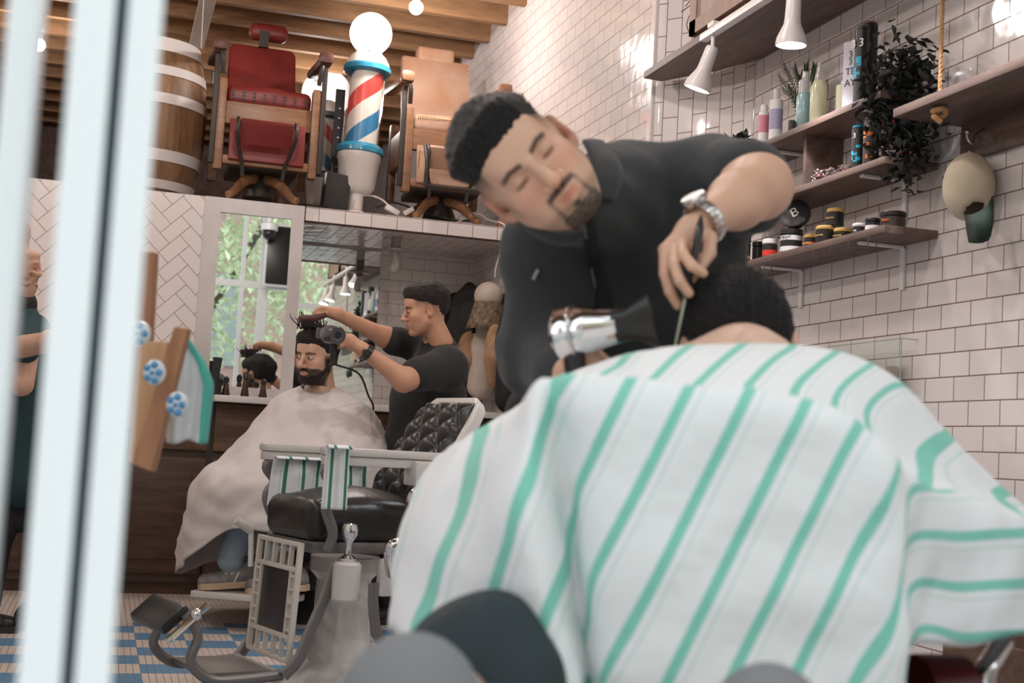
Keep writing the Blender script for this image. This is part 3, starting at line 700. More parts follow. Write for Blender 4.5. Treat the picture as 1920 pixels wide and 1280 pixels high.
# right shelf, rope, hook board and cap
ZS = 1.985
m = MB(); m.box((2.55, (-2.285+YR)/2, ZS-.014), (2.12, .265, .028), bev=.003)
tag(m.build('hanging_shelf', w_shelf), 'dark wooden shelf at the right edge hung from a rope', 'shelf')
tag(MB().box((2.85, YR+.012, 1.90), (1.5, .022, .115), bev=.002).build('hook_board', w_shelf), 'dark wooden board fixed to the tiles below the rope shelf', 'board')
xr = x_at(1762, -2.33, ZS); t = thing('shelf_rope', 'tan twisted rope holding up the right shelf, knotted underneath', 'rope', (xr, -2.33, ZS))
rope_m = mat('rope_tan', (.50, .27, .12), .85, bump=.3, bscale=90)
m = MB()
for ph in (0, PI*2/3, PI*4/3):
    m.tube([(.0035*math.cos(z*140+ph), .0035*math.sin(z*140+ph), z) for z in np.arange(-.03, 1.62, .012)], .0042, 6)
m.build('rope_strands', rope_m, t)
MB().tube(curve_pts([(.02, 0, -.035), (.0, .02, -.045), (-.02, 0, -.04), (0, -.02, -.05), (.018, .0, -.058), (0, .016, -.062), (-.012, 0, -.08)], 6), .009, 8).build('knot', rope_m, t)
t = thing('coat_hook', 'small metal hook on the dark board holding the cap', 'hook', (3.47, YR+.03, 1.90)); 
MB().tube(curve_pts([(0, 0, .02), (0, .03, .0), (0, .045, -.03), (0, .06, -.02), (0, .062, .0)], 6), .004, 8).sphere((0, .062, .003), .008, 10, 8).build('hook_wire', mat('nickel', (.5, .45, .42), .25, metal=1), t)
t = thing('baseball_cap', 'cream baseball cap with a dark green peak hanging on the wall', 'cap', (0, 0, 0))
cA = AY(1816, 350, -2.47); cream = mat('cream_cloth', (.56, .46, .34), .9, bump=.1, bscale=200); dgreen = mat('dark_green_cloth', (.015, .03, .022), .8)
S = SDF(); S.ell((0, 0, 0), (.080, .075, .105)); 
def capf(P, d): return np.maximum(d, -(d+.004)) 
o = sdf_mesh('crown', S, .004, cream, None, fn=lambda P, d: np.maximum(np.maximum(d, -(d+.010)), -(P[..., 2]*.80+P[..., 0]*.60+.080)))
o.parent = t; t.location = [float(c) for c in cA]; t.location.z += .0
G = np.array([[AY(x, y, Yq)-cA for x, y, Yq in col] for col in (
  [(1809, 402, -2.44), (1811, 420, -2.425), (1814, 440, -2.425), (1817, 455, -2.43)], [(1822, 402, -2.405), (1825, 420, -2.395), (1828, 440, -2.40), (1830, 456, -2.41)],
  [(1838, 396, -2.40), (1842, 416, -2.39), (1844, 438, -2.395), (1843, 455, -2.405)], [(1852, 384, -2.42), (1857, 404, -2.405), (1858, 430, -2.41), (1853, 450, -2.42)], [(1861, 366, -2.46), (1863, 386, -2.445), (1863, 415, -2.445), (1857, 443, -2.45)])])
grid_mesh('peak', G, dgreen, t, thick=.003)
MB().sphere((0, 0, .105), .006, 10, 6).build('button', cream, t)
MB().sphere((.040, .062, .03), .004, 8, 6).build('eyelet', dgreen, t)
t.rotation_euler = (0, 0, 0)
# pinned clear box / mirror tray low on the wall
t = thing('glass_wall_case', 'small clear glass case on the tiles behind the customer\'s head', 'glass case', (4.13, YR, 1.215))
glass = mat('thin_glass', (.9, .95, .93), .03, trans=.9, ior=1.1)
MB().box((0, .06, .08), (.58, .003, .003)).box((.29, .03, .08), (.003, .06, .003)).box((-.29, .03, .08), (.003, .06, .003)).box((-.29, .06, -.01), (.003, .003, .18)).box((.29, .06, -.01), (.003, .003, .18)).build('case_edges', mat('glass_edge', (.28, .36, .32), .2), t, smooth=False)
MB().box((0, .06, -.01), (.575, .002, .175)).box((0, .032, -.10), (.58, .056, .004)).build('case_glass', glass, t, smooth=False)
t = thing('shaving_brush', 'brown bristled brush inside the glass case', 'brush', (3.93, YR+.032, 1.092)); MB().lathe([(0, 0), (.018, 0), (.014, .03), (.018, .05), (0, .05)], n=16).build('handle', P_blk, t); MB().lathe([(.013, .05), (.03, .1), (.022, .115), (0, .12)], n=16).build('bristles', mat('bristle', (.35, .18, .12), .8), t)
# ================================================================ things up on the loft
ZL = 2.203
iron = mat('old_iron', (.05, .04, .035), .5, metal=.5); brass = mat('brass_tack', (.55, .36, .15), .3, metal=1)
oak = wood('chair_oak', (.16, .072, .033), (.32, .155, .078), (1.2, 1.2, 6), .4, .08)
def soft(name, c, h, rd, m, parent, R=None, crown=0, hgt=.012):
    S = SDF().box(c, h, rd, None if R is None else R); 
    if crown: S.ell((c[0], c[1], c[2]+h[2]*.4), (h[0]*.95, h[1]*.95, h[2]*crown), k=.04)
    return sdf_mesh(name, S, hgt, m, parent)
def studs(parent, pts, r=.006):
    m = MB()
    for p in pts: m.sphere(p, r, 6, 4)
    o = m.build('brass_studs', brass, parent); o['kind'] = 'stuff'; return o
def old_chair(name, label, loc, rz, leather, has_pillow=True, tan=False):
    t = thing(name, label, 'barber chair', loc, rz, 'antique barber chairs on the loft')
    soft('seat', (0, 0, .60), (.25, .25, .06), .04, leather, t, crown=1.25)
    Rb = Matrix.Rotation(-.28, 3, 'Y')
    if tan: MB().box((-.27, 0, .92), (.06, .46, .52), Rb, .02).build('backrest', leather, t)
    else:
        M = frame((math.cos(.28), 0, math.sin(.28)), (0, 0, 1), (-.28, 0, .62)) @ Matrix(((0, 0, 1, 0), (1, 0, 0, 0), (0, 1, 0, 0), (0, 0, 0, 1)))
        m = MB(); m.prism([(-.25, 0), (.25, 0), (.215, .20), (.21, .43), (.18, .46), (-.18, .46), (-.21, .43), (-.215, .20)], -.03, .03, M); o = m.build('backrest', leather, t); b = o.modifiers.new('soften', 'BEVEL'); b.width = .015; b.segments = 3
    if has_pillow:
        soft('headrest', (-.36, 0, 1.20) if tan else (-.40, .03, 1.165), (.05, .125, .055), .05 if not tan else .02, leather, t, hgt=.01)
        MB().box((-.36, 0, 1.11), (.03, .06, .10)).build('headrest_post', iron, t)
    f = MB(); f.box((.235, 0, .49), (.05, .50, .13), bev=.008)                     # front rail
    for s in (-1, 1):
        f.box((0, s*.275, .46), (.50, .045, .22), bev=.01).box((.24, s*.275, .42), (.07, .05, .52), bev=.01).box((-.2, s*.275, .42), (.06, .05, .5), bev=.01)
    f.box((.25, 0, .22), (.05, .50, .05), bev=.008)
    f.build('wooden_frame', oak, t)
    for s in (-1, 1):
        a = MB(); a.tube(curve_pts([(.27, s*.28, .70), (.30, s*.29, .80), (.24, s*.31, .86)], 6), .014, 8); a.build('arm_bracket', iron, t)
        a = MB(); a.box((.02, s*.31, .87), (.56, .075, .05), Matrix.Rotation(.10, 3, 'Y'), .02); a.box((.29, s*.31, .86), (.07, .085, .07), None, .025); o = a.build('armrest', mat('arm_leather', (.10, .035, .025), .45) if not tan else oak, t)
        MB().box((.265, s*.315, .50), (.03, .03, .62), bev=.005).build('iron_strap', iron, t)
    # calf panel and tilted footrest
    MB().box((.27, 0, .335), (.035, .44, .24), Matrix.Rotation(-.12, 3, 'Y'), .01).build('calf_panel', leather, t)
    if tan:
        studs(t, [(.29, -.21+.42*k/30, .445) for k in range(31)]+[(.292, -.21+.42*k/30, .225) for k in range(31)]+[(.29, s*.21, .225+.22*k/14) for s in (-1, 1) for k in range(15)]+[(-.315+.0, -.22+.44*k/34, 1.165) for k in range(35)]+[(.255, -.22+.44*k/34, .635) for k in range(35)]+[(-.24-.06*k/17, s*.218, .70+.46*k/17) for s in (-1, 1) for k in range(18)], .0048)
    else:
        m = MB()
        for k in range(8):
            y = -.21+.06*k
            for dz in (0, .02, .04): m.box((.252, y, .575+dz), (.008, .016, .006))
            m.box((.252, y, .595), (.006, .005, .05))
        m.build('seat_lacing', iron, t, smooth=False)
    Rf = Matrix.Rotation(.5, 3, 'Y')
    m = MB(); m.box((.40, -.02 if not tan else -.03, .36), (.05, .30, .14), Rf, .015); m.build('footrest_pad', leather, t)
    for s in (-1, 1):
        m = MB(); y = s*.165-.02; m.tube(curve_pts([(.40, y, .43), (.44, y, .39), (.43, y, .33), (.36, y*.9, .27), (.30, y*.75, .20), (.28, y*.7, .13)], 6), .012, 8); m.build('footrest_bracket', iron, t)
    if tan: MB().tube([(.46, -.2, .17), (.46, .14, .17)], .012, 8).tube(curve_pts([(.40, -.2, .43), (.47, -.2, .3), (.46, -.2, .17)], 5), .011, 8).build('foot_bar', iron, t)
    # iron centre and splayed wooden feet
    MB().lathe([(0, .06), (.10, .06), (.08, .12), (.06, .18), (.11, .22), (.13, .26), (0, .26)], n=24).box((0, 0, .21), (.44, .40, .05), bev=.01).build('iron_base', iron, t)
    for k in range(4):
        a = PI/4+k*PI/2+(.12 if k % 2 else -.12); m = MB(); c_, s_ = math.cos(a), math.sin(a)
        m.tube(curve_pts([(.06*c_, .06*s_, .17), (.17*c_, .17*s_, .13), (.28*c_, .28*s_, .045), (.33*c_, .33*s_, .022)], 5), [.04, .038, .036, .035, .034, .033, .032, .03, .028, .026, .025, .024, .024, .023, .022, .022][:16], 8, flat=.8); m.build('leg', oak, t)
    return t
red_l = mat('red_leather', (.19, .022, .018), .42, var=.25, bump=.15, bscale=30); tan_l = mat('tan_leather', (.42, .265, .185), .5, var=.3, vscale=5, vcol=(.36, .18, .10), bump=.15, bscale=30)
p = AX(492, 378, 7.98); RC = old_chair('antique_barber_chair', 'antique barber chair in red leather with a red headrest, standing on the loft', (7.98, p[1]+.025, ZL), PI, red_l); RC.scale = (1.0, .98, 1.02)
p = AX(830, 405, 8.0); TC = old_chair('antique_barber_chair', 'antique barber chair in tan studded leather, at the right of the loft', (8.0, p[1]+.03, ZL), PI, tan_l, tan=True); TC.scale = (1, .98, .98)
# barrel
p = AX(268, 350, 8.1)
t = thing('oak_barrel', 'big oak barrel with pale metal hoops at the left end of the loft', 'barrel', (8.15, p[1], ZL))
H, R0, R1 = .93, .27, .335
def br(z): u = 2*z/H-1; return R1-(R1-R0)*u*u
w_barrel = wood('barrel_oak', (.11, .048, .022), (.32, .18, .09), (9, 9, .8), .45, .15, 2.2)
MB().lathe([(0, .02), (br(0)-.02, .02), (br(0)-.02, 0)]+[(br(z), z) for z in np.linspace(0, H, 20)]+[(br(H)-.02, H), (br(H)-.02, H-.02), (0, H-.02)], n=48).build('staves', w_barrel, t)
hoop = mat('pale_hoop', (.66, .60, .57), .45)
for za, zb_ in ((.845, .93), (.70, .755), (.53, .59), (.20, .265), (.045, .095)):
    MB().lathe([(br(za)-.002, za), (br(za)+.006, za), (br(zb_)+.006, zb_), (br(zb_)-.002, zb_)], n=48).build('hoop', hoop, t)
# barber poles
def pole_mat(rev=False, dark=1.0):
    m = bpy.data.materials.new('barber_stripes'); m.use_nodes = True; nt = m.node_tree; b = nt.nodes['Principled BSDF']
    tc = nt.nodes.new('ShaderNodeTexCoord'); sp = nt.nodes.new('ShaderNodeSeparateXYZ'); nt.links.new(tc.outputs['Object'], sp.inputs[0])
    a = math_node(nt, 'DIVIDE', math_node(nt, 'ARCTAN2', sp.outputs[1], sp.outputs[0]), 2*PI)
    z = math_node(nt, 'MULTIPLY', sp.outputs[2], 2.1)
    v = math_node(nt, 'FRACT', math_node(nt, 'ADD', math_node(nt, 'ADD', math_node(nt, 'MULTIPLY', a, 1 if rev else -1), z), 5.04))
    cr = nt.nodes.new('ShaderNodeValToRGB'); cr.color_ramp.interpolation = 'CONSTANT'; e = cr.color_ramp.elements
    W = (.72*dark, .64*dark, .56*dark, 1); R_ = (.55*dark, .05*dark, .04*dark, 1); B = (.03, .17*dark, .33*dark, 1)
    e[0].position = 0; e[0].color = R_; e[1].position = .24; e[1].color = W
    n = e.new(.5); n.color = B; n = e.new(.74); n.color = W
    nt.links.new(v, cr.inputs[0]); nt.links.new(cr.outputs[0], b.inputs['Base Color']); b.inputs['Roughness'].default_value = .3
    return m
pole_white = mat('pole_enamel', (.70, .63, .58), .3, coat=.3, bump=.03); pole_blue = mat('pole_blue', (.02, .19, .30), .3, coat=.3)
def barber_pole(label, px, py, X, sc, mstripe, lit, rev=False, lean=0, collar=pole_blue):
    p = AX(px, py, X); t = thing('barber_pole', label, 'barber pole', (X, p[1], ZL)); t.scale = (sc,)*3; t.rotation_euler = (lean, 0, 0)
    MB().lathe([(0, 0), (.075, 0), (.075, .02), (.05, .03), (.05, .13), (.085, .14), (.11, .17), (.125, .33), (.132, .34), (.132, .37), (0, .37)], n=40).build('base', pole_white, t)
    MB().lathe([(.132, .37), (.145, .375), (.145, .40), (.12, .425), (0, .425)], n=40).build('lower_collar', collar, t)
    MB().lathe([(.096, .42), (.096, .87)], n=48).build('striped_cylinder', mstripe, t)
    MB().lathe([(.112, .42), (.112, .87)], n=48).build('glass_tube', mat('tube_glass', (1, 1, 1), .02, trans=1, ior=1.08, alpha=.35), t)
    MB().lathe([(0, .865), (.13, .865), (.143, .875), (.143, .90), (.13, .915)], n=40).build('upper_collar', collar, t)
    MB().lathe([(.135, .905), (.128, .93), (.105, .97), (.085, .985), (.075, 1.01), (.06, 1.02), (0, 1.02)], n=40).sphere((-.09, 0, .985), .018, 12, 8).build('dome', pole_white, t)
    if lit:
        MB().sphere((0, 0, 1.115), .128, 40, 24).build('globe_light', mat('globe_glow', (1, 1, 1), .3, emit=(1, .92, .88), es=1.5), t)
        point('globe_lamp', (0, 0, 1.115), 0.1, r=.1, parent=t)
    return t
def point(name, loc, w, col=BULB_COL, r=.06, parent=None):
    l = bpy.data.lights.new(name, 'POINT'); l.energy = w; l.color = col; l.shadow_soft_size = r
    o = bpy.data.objects.new(name, l); C.objects.link(o); o.location = [float(c) for c in loc]
    if parent: o.parent = parent
    return o
pm = pole_mat()
BP = barber_pole('large red, white and blue barber pole topped by a glowing white globe', 664, 385, 7.86, 1.0, pm, True, lean=.03)
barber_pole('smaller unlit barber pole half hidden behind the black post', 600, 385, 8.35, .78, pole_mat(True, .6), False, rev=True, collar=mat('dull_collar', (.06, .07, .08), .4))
# clutter on the loft edge
def at(px, py, X): p = AX(px, py, X); return (X, p[1], p[2])
p = at(628, 330, 7.9); t = thing('black_upright_post', 'thin black slotted metal post standing between the two barber poles', 'post', (8.05, AX(628, 330, 8.05)[1], ZL))
m = MB(); m.box((0, 0, .40), (.03, .055, .80)); m.box((-.017, .024, .40), (.006, .008, .80)).box((-.017, -.024, .40), (.006, .008, .80)); m.build('channel', P_blk, t, smooth=False)
m = MB()
for k in range(9): m.box((-.017, 0, .2+.06*k), (.003, .012, .008))
m.build('slots', mat('steel', (.5, .5, .52), .3, metal=1), t, smooth=False)
t = thing('black_router', 'black upright wireless router box at the edge of the loft', 'router', (7.78, AX(628, 380, 7.78)[1], ZL), .3)
MB().box((0, 0, .115), (.06, .16, .22), Matrix.Rotation(.06, 3, 'X'), .012).build('router_body', P_blk, t); MB().box((0, 0, .006), (.09, .15, .012), bev=.004).build('stand', P_blk, t)
t = thing('black_round_tray', 'flat round black tray near the loft edge beside the router', 'tray', (7.80, AX(583, 383, 7.80)[1], ZL)); MB().lathe([(0, 0), (.10, 0), (.12, .012), (.115, .013), (0, .006)], n=40).build('tray', P_blk, t)
cab_w = mat('white_cable', (.62, .55, .52), .45); cab_b = mat('black_cable', (.02, .02, .02), .5)
def cable(label, pts, r, m, X=7.8):
    tag(MB().tube(curve_pts([AX(a, b, X+dx) for a, b, dx in pts], 8), r, 6).build('cable', m), label, 'cable')
cable('white cable looping beside the tall barber pole', [(660, 395, .0), (668, 372, .02), (690, 366, .04), (715, 374, .06), (735, 392, .05)], .006, cab_w)
cable('white cable coiled at the right end of the loft and hanging down the corner', [(860, 415, .05), (882, 405, .04), (900, 402, .02), (915, 412, -.02), (940, 418, -.06), (948, 428, -.11), (945, 452, -.11), (930, 500, -.11), (928, 520, -.11)], .005, cab_w)
cable('black cable snaking beneath the tan antique chair', [(705, 388, .04), (740, 380, .08), (800, 400, .1), (850, 412, .08), (890, 414, .05)], .006, cab_b)
t = thing('power_adapter', 'crumpled white adapter and plug lying on the loft edge', 'adapter', at(735, 396, 7.80)); MB().box((0, 0, .006), (.05, .09, .035), Matrix.Rotation(.4, 3, 'X'), .01).box((0, -.10, .01), (.03, .07, .03), Matrix.Rotation(-.6, 3, 'X'), .008).build('adapter_body', cab_w, t)
t = thing('brass_spool', 'small round copper coloured spool standing at the corner of the loft', 'spool', at(941, 411, 7.80)); MB().lathe([(.008, -.02), (.032, -.02), (.034, -.012), (.018, -.008), (.018, .008), (.034, .012), (.032, .02), (.008, .02)], R=Matrix.Rotation(PI/2, 3, 'Y'), n=28).build('spool_body', mat('copper_spool', (.42, .2, .13), .4, metal=.4), t)
t.location.z = ZL+.034
# pale globes hanging far back and the fan
t = thing('hanging_globe_light', 'large pale glowing globe light behind the red chair\'s arm', 'globe light', AX(612, 176, 10.2)); MB().sphere((0, 0, 0), .19, 32, 20).build('globe', mat('soft_glow', (1, 1, 1), .3, emit=(1, .9, .86), es=1.1), t); MB().tube([(0, 0, .18), (0, 0, ZC-t.location.z)], .008, 6).build('cord', cab_b, t)
t2 = dup(t, AX(866, 232, 9.0), label='glowing white globe light partly hidden behind the barber\'s hair'); t2.scale = (.6, .6, 1); 
t = thing('ceiling_fan', 'pale ceiling fan seen behind the red chair', 'fan', AX(408, 78, 10.6)); zz = ZC-t.location.z
MB().lathe([(0, -.06), (.07, -.05), (.10, 0), (.10, .05), (.03, .07), (.02, zz), (0, zz)], n=24).build('hub', mat('fan_grey', (.55, .5, .47), .4), t)
for k in range(4):
    a = .35+k*PI/2; MB().box((.42*math.cos(a), .42*math.sin(a), 0), (.66, .12, .012), Matrix.Rotation(a, 3, 'Z')).build('blade', mat('fan_grey', (.55, .5, .47), .4), t, smooth=False)
tag(MB().tube([AX(382, 0, 8.3), AX(377, 90, 8.3)], .003, 6).build('hanging_wire', cab_w), 'thin pale wire hanging straight down above the barrel', 'wire')
# soffit lamps
t = thing('soffit_lamp', 'unlit bulb in a ceramic holder under the tiled soffit', 'lamp', (8.0, AX(742, 460, 8.0)[1], 2.122))
MB().lathe([(0, 0), (.03, 0), (.03, -.06), (.075, -.075), (.075, -.085), (.03, -.09), (.022, -.11), (0, -.11)], n=28).build('holder', mat('grey_ceramic', (.32, .28, .26), .3), t)
MB().lathe([(0, -.105), (.016, -.11), (.02, -.135), (.036, -.17), (.036, -.19), (.022, -.215), (0, -.22)], n=24).build('bulb', mat('frosted', (.55, .5, .48), .2, trans=.5), t)
# ================================================================ white enamel barber chair (empty) and its towels
enamel = mat('white_enamel', (.60, .565, .53), .25, coat=.4); cream_en = mat('cream_enamel', (.62, .56, .49), .3, coat=.3); chrome = mat('chrome', (.78, .76, .76), .08, metal=1); blk_l = mat('black_leather', (.022, .02, .018), .32, bump=.2, bscale=25)
cast = mat('grey_cast_iron', (.20, .185, .175), .4, metal=.6)
FWD = np.array((-.28, .96, 0)); FWD /= np.linalg.norm(FWD)
pc = AD(655, 935, 4.55); CH = (pc[0], pc[1], 0)
EC = thing('empty_barber_chair', 'empty white enamel barber chair with a black buttoned backrest, turned to the left', 'barber chair', CH, math.atan2(FWD[1], FWD[0]))
EC.scale = (.83, .86, .945)
def tuft(name, w, h, m, parent, M, nu=3.0, nv=3.0, dep=.04):
    A, B = 72, 72; G = np.zeros((A, B, 3))
    for i in range(A):
        for j in range(B):
            u, v = i/(A-1), j/(B-1); a, b = u*nu, v*nv
            dia = (abs(math.sin(PI*(a+b)))*abs(math.sin(PI*(a-b))))**.42
            e = min(u, 1-u, v, 1-v); edge = sstep(0, .09, np.array(e))
            G[i, j] = (dep*(.1+.9*dia)*float(edge)+.018*math.sin(PI*u)**.5*math.sin(PI*v)**.5 if e > 0 else 0, (u-.5)*w*(1-.12*v*v), v*h)
    P = G.reshape(-1, 3); P = np.c_[P, np.ones(len(P))]@np.array(M).T; return grid_mesh(name, P[:, :3].reshape(A, B, 3), m, parent)
rec = .62
Mb = Matrix.Translation((-.22, 0, .70)) @ Matrix.Rotation(-rec, 4, 'Y')
tuft('backrest_cushion', .44, .45, blk_l, EC, Mb @ Matrix.Translation((.02, 0, .0)))
m = MB(); m.prism([(-.235, 0), (.235, 0), (.225, .36), (.205, .44), (.16, .475), (-.16, .475), (-.205, .44), (-.225, .36)], -.035, .022, Mb @ Matrix(((0, 0, 1, 0), (1, 0, 0, 0), (0, 1, 0, 0), (0, 0, 0, 1))))
o = m.build('backrest_shell', enamel, EC); b = o.modifiers.new('b', 'BEVEL'); b.width = .01; b.segments = 3
soft('seat', (0, 0, .635), (.27, .225, .075), .05, blk_l, EC, crown=1.15, hgt=.012)
MB().box((0, 0, .545), (.50, .42, .04), bev=.01).build('seat_pan', cast, EC)
# calf panel frame
Mc = Matrix.Translation((.285, 0, .56)) @ Matrix.Rotation(PI-.16, 4, 'Y')   # local x up the panel
def calf():
    m = MB(); L, w = .40, .19; R = Matrix.Rotation(-.05, 3, 'Y')
    def B(u0, u1, y0, y1, d=.022):
        uc = (u0+u1)/2; m.box((.29+math.sin(.05)*uc, (y0+y1)/2, .56-math.cos(.05)*uc), (d, abs(y1-y0), u1-u0), R, .004)
    for s in (-1, 1):
        B(0, L, s*w-.010, s*w+.010); B(.09, L-.09, s*(w-.052)-.006, s*(w-.052)+.006)
        for k in range(5): B(.11+.045*k, .12+.045*k, s*(w-.052), s*w)
    for u in (0, .085, L-.09, L-.012): B(u, u+.016, -w, w)
    for k in range(4): B(0, .09, -w*.6+w*.4*k-.005, -w*.6+w*.4*k+.005); B(L-.09, L, -w*.6+w*.4*k-.005, -w*.6+w*.4*k+.005)
    m.build('calf_frame', cream_en, EC)
    m = MB(); m.box((.29+math.sin(.05)*.20-.004, 0, .56-math.cos(.05)*.20), (.01, .26, .22), R, .003); m.build('calf_pad', blk_l, EC)
calf()
for s, nm in ((-1, 'far'), (1, 'near')):
    m = MB(); x1 = .27 if s < 0 else .25
    m.box((-.02, s*.285, .872), (.58, .075, .028), bev=.01); m.box((-.02, s*.285, .842), (.57, .055, .032), bev=.006); m.build('armrest', enamel, EC)
    m = MB(); m.tube(curve_pts([(.22, s*.275, .83), (.25, s*.275, .80), (.21, s*.275, .75), (.24, s*.275, .69), (.20, s*.27, .60), (.21, s*.25, .54)], 6), .022, 10, flat=.6); m.build('arm_post', cast, EC)
    m = MB(); m.tube(curve_pts([(.16, s*.235, .50), (.20, s*.235, .38), (.26, s*.235, .25), (.29, s*.235, .18), (.34, s*.22, .125)], 6), .024, 10, flat=.5); m.build('side_iron', cast, EC)
MB().box((-.20, .30, .81), (.20, .10, .085), bev=.012).build('arm_box', enamel, EC)
m = MB()
for k in range(4): m.sphere((-.315, .35, .78+.02*k), .004, 6, 4)
m.box((-.33, .30, .81), (.06, .09, .08), bev=.01); m.build('studded_pad', blk_l, EC)
MB().lathe(cyl(.055, 0, .135, .01), (.13, .27, .37), n=28).build('side_hub', enamel, EC)
MB().lathe([(0, 0), (.03, 0), (.034, .01), (.012, .025), (.012, .06), (.02, .07), (.034, .09), (.036, .105), (.03, .125), (0, .135)], (.13, .27, .505), n=24).build('chrome_knob', chrome, EC)
MB().box((-.12, .26, .45), (.22, .04, .13), bev=.02).build('side_panel', enamel, EC)
m = MB(); m.tube(curve_pts([(-.25, .36, .775), (-.16, .35, .775), (-.09, .345, .73), (-.10, .345, .64), (-.08, .345, .56)], 8), [.016]*33, 10, flat=1.6); m.build('chrome_bracket', chrome, EC)
m = MB(); m.tube(curve_pts([(-.02, .36, .47), (.02, .40, .56), (-.04, .42, .56), (-.10, .43, .44), (-.15, .44, .22), (-.16, .44, .04)], 10), .024, 12); m.build('chrome_lever', chrome, EC)
m = MB(); m.tube(curve_pts([(.06, .36, .44), (.055, .36, .36), (.03, .36, .27), (-.02, .37, .20), (.0, .37, .08)], 8), .022, 10, flat=.7); m.build('lever_link', cast, EC)
m = MB(); m.tube([(.30, -.27, .565), (.37, -.27, .605)], .015, 10).tube([(.30, -.27, .565), (.30, -.25, .44)], .012, 8); m.build('enamel_lever', enamel, EC)
MB().lathe([(0, 0), (.30, 0), (.31, .02), (.22, .07), (.135, .14), (.115, .25), (.11, .42), (.14, .45), (.14, .50), (0, .50)], n=48).build('pedestal', enamel, EC)
m = MB(); m.box((.50, 0, .13), (.26, .36, .018), bev=.004); 
for s in (-1, 1): m.tube(curve_pts([(.34, s*.20, .125), (.50, s*.20, .115), (.62, s*.20, .12), (.70, s*.20, .18), (.68, s*.20, .26), (.73, s*.19, .33)], 6), .018, 10)
m.tube([(.36, -.2, .125), (.36, .2, .125)], .018, 8); m.build('footrest', cast, EC)
m = MB(); m.box((.76, 0, .31), (.04, .36, .12), Matrix.Rotation(-.9, 3, 'Y'), .02); m.build('foot_pad', blk_l, EC)
m = MB(); m.tube([(.66, .22, .36), (.80, .22, .25)], .013, 8).sphere((.70, .22, .33), .022, 10, 8); m.build('foot_clamp', chrome, EC)

# striped cloth
def stripe_mat(name, w=1.0, dark=1.0, period=1.0, base=(.76, .77, .78), green=(.13, .46, .33)):
    m = bpy.data.materials.new(name); m.use_nodes = True; nt = m.node_tree; b = nt.nodes['Principled BSDF']
    uv = nt.nodes.new('ShaderNodeUVMap'); sp = nt.nodes.new('ShaderNodeSeparateXYZ'); nt.links.new(uv.outputs[0], sp.inputs[0])
    fr = math_node(nt, 'FRACT', sp.outputs[0])
    cr = nt.nodes.new('ShaderNodeValToRGB'); e = cr.color_ramp.elements
    Wc = (*base, 1); G = (*green, 1); L = tuple(.72*a+.28*b for a, b in zip(base, green))+(1,)
    e[0].position = 0; e[0].color = Wc; e[1].position = 1; e[1].color = Wc
    for p_, c_ in ((.04, Wc), (.055, G), (.245, G), (.26, Wc), (.38, Wc), (.39, L), (.43, L), (.44, Wc)):
        n = e.new(p_); n.color = c_
    nt.links.new(fr, cr.inputs[0]); nt.links.new(cr.outputs[0], b.inputs['Base Color']); b.inputs['Roughness'].default_value = .75; b.inputs['Sheen Weight'].default_value = .1
    n2 = nt.nodes.new('ShaderNodeTexNoise'); n2.inputs['Scale'].default_value = 14; n2.inputs['Detail'].default_value = 3; tc = nt.nodes.new('ShaderNodeTexCoord'); nt.links.new(tc.outputs['Object'], n2.inputs['Vector'])
    bp = nt.nodes.new('ShaderNodeBump'); bp.inputs['Strength'].default_value = .35; bp.inputs['Distance'].default_value = .02; nt.links.new(n2.outputs[0], bp.inputs['Height']); nt.links.new(bp.outputs[0], b.inputs['Normal'])
    return m
towel_m = stripe_mat('towel_stripes', green=(.04, .20, .11))
def hang_cloth(name, label, cat, top, width_dir, w, h, m, periods, wave=.012, seed=0, back=.06):
    top = np.array(top, float); wd = np.array(width_dir, float); wd /= np.linalg.norm(wd); nd = np.array((wd[1], -wd[0], 0)); G = np.zeros((24, 26, 3)); UV = np.zeros((24, 26, 2))
    for i in range(24):
        for j in range(26):
            u = i/23; v = (j-5)/20; z = -h*v if v > 0 else 0.0; fold = wave*math.sin(u*14+seed)*min(1, max(0, v)*3)
            off = back*(-v*4) if v < 0 else 0
            if v < -.15: z = -(-.15-v)*h*.4; 
            G[i, j] = top+wd*(u-.5)*w*(1+.06*max(0, v))+nd*(fold-off)+np.array((0, 0, z)); UV[i, j] = (u*periods, v)
    return tag(grid_mesh(name, G, m, uv=UV, thick=.004), label, cat)
def loc2w(x, y, z): M = Matrix.Translation(Vector([float(c) for c in CH])) @ Matrix.Rotation(math.atan2(FWD[1], FWD[0]), 4, 'Z') @ Matrix.Diagonal((.83, .86, .945, 1)); return tuple(M @ Vector((x, y, z)))
hang_cloth('striped_towel', 'narrow white towel with a green stripe hanging over the near arm of the empty chair', 'towel', loc2w(.235, .335, .892), (-.0, .98, 0), .075, .20, towel_m, 1.6, .004)
hang_cloth('striped_cape', 'green striped cloth draped inside the arm of the empty chair', 'cape', loc2w(.02, -.235, .84), FWD, .36, .17, towel_m, 6, .012, 1, .03)
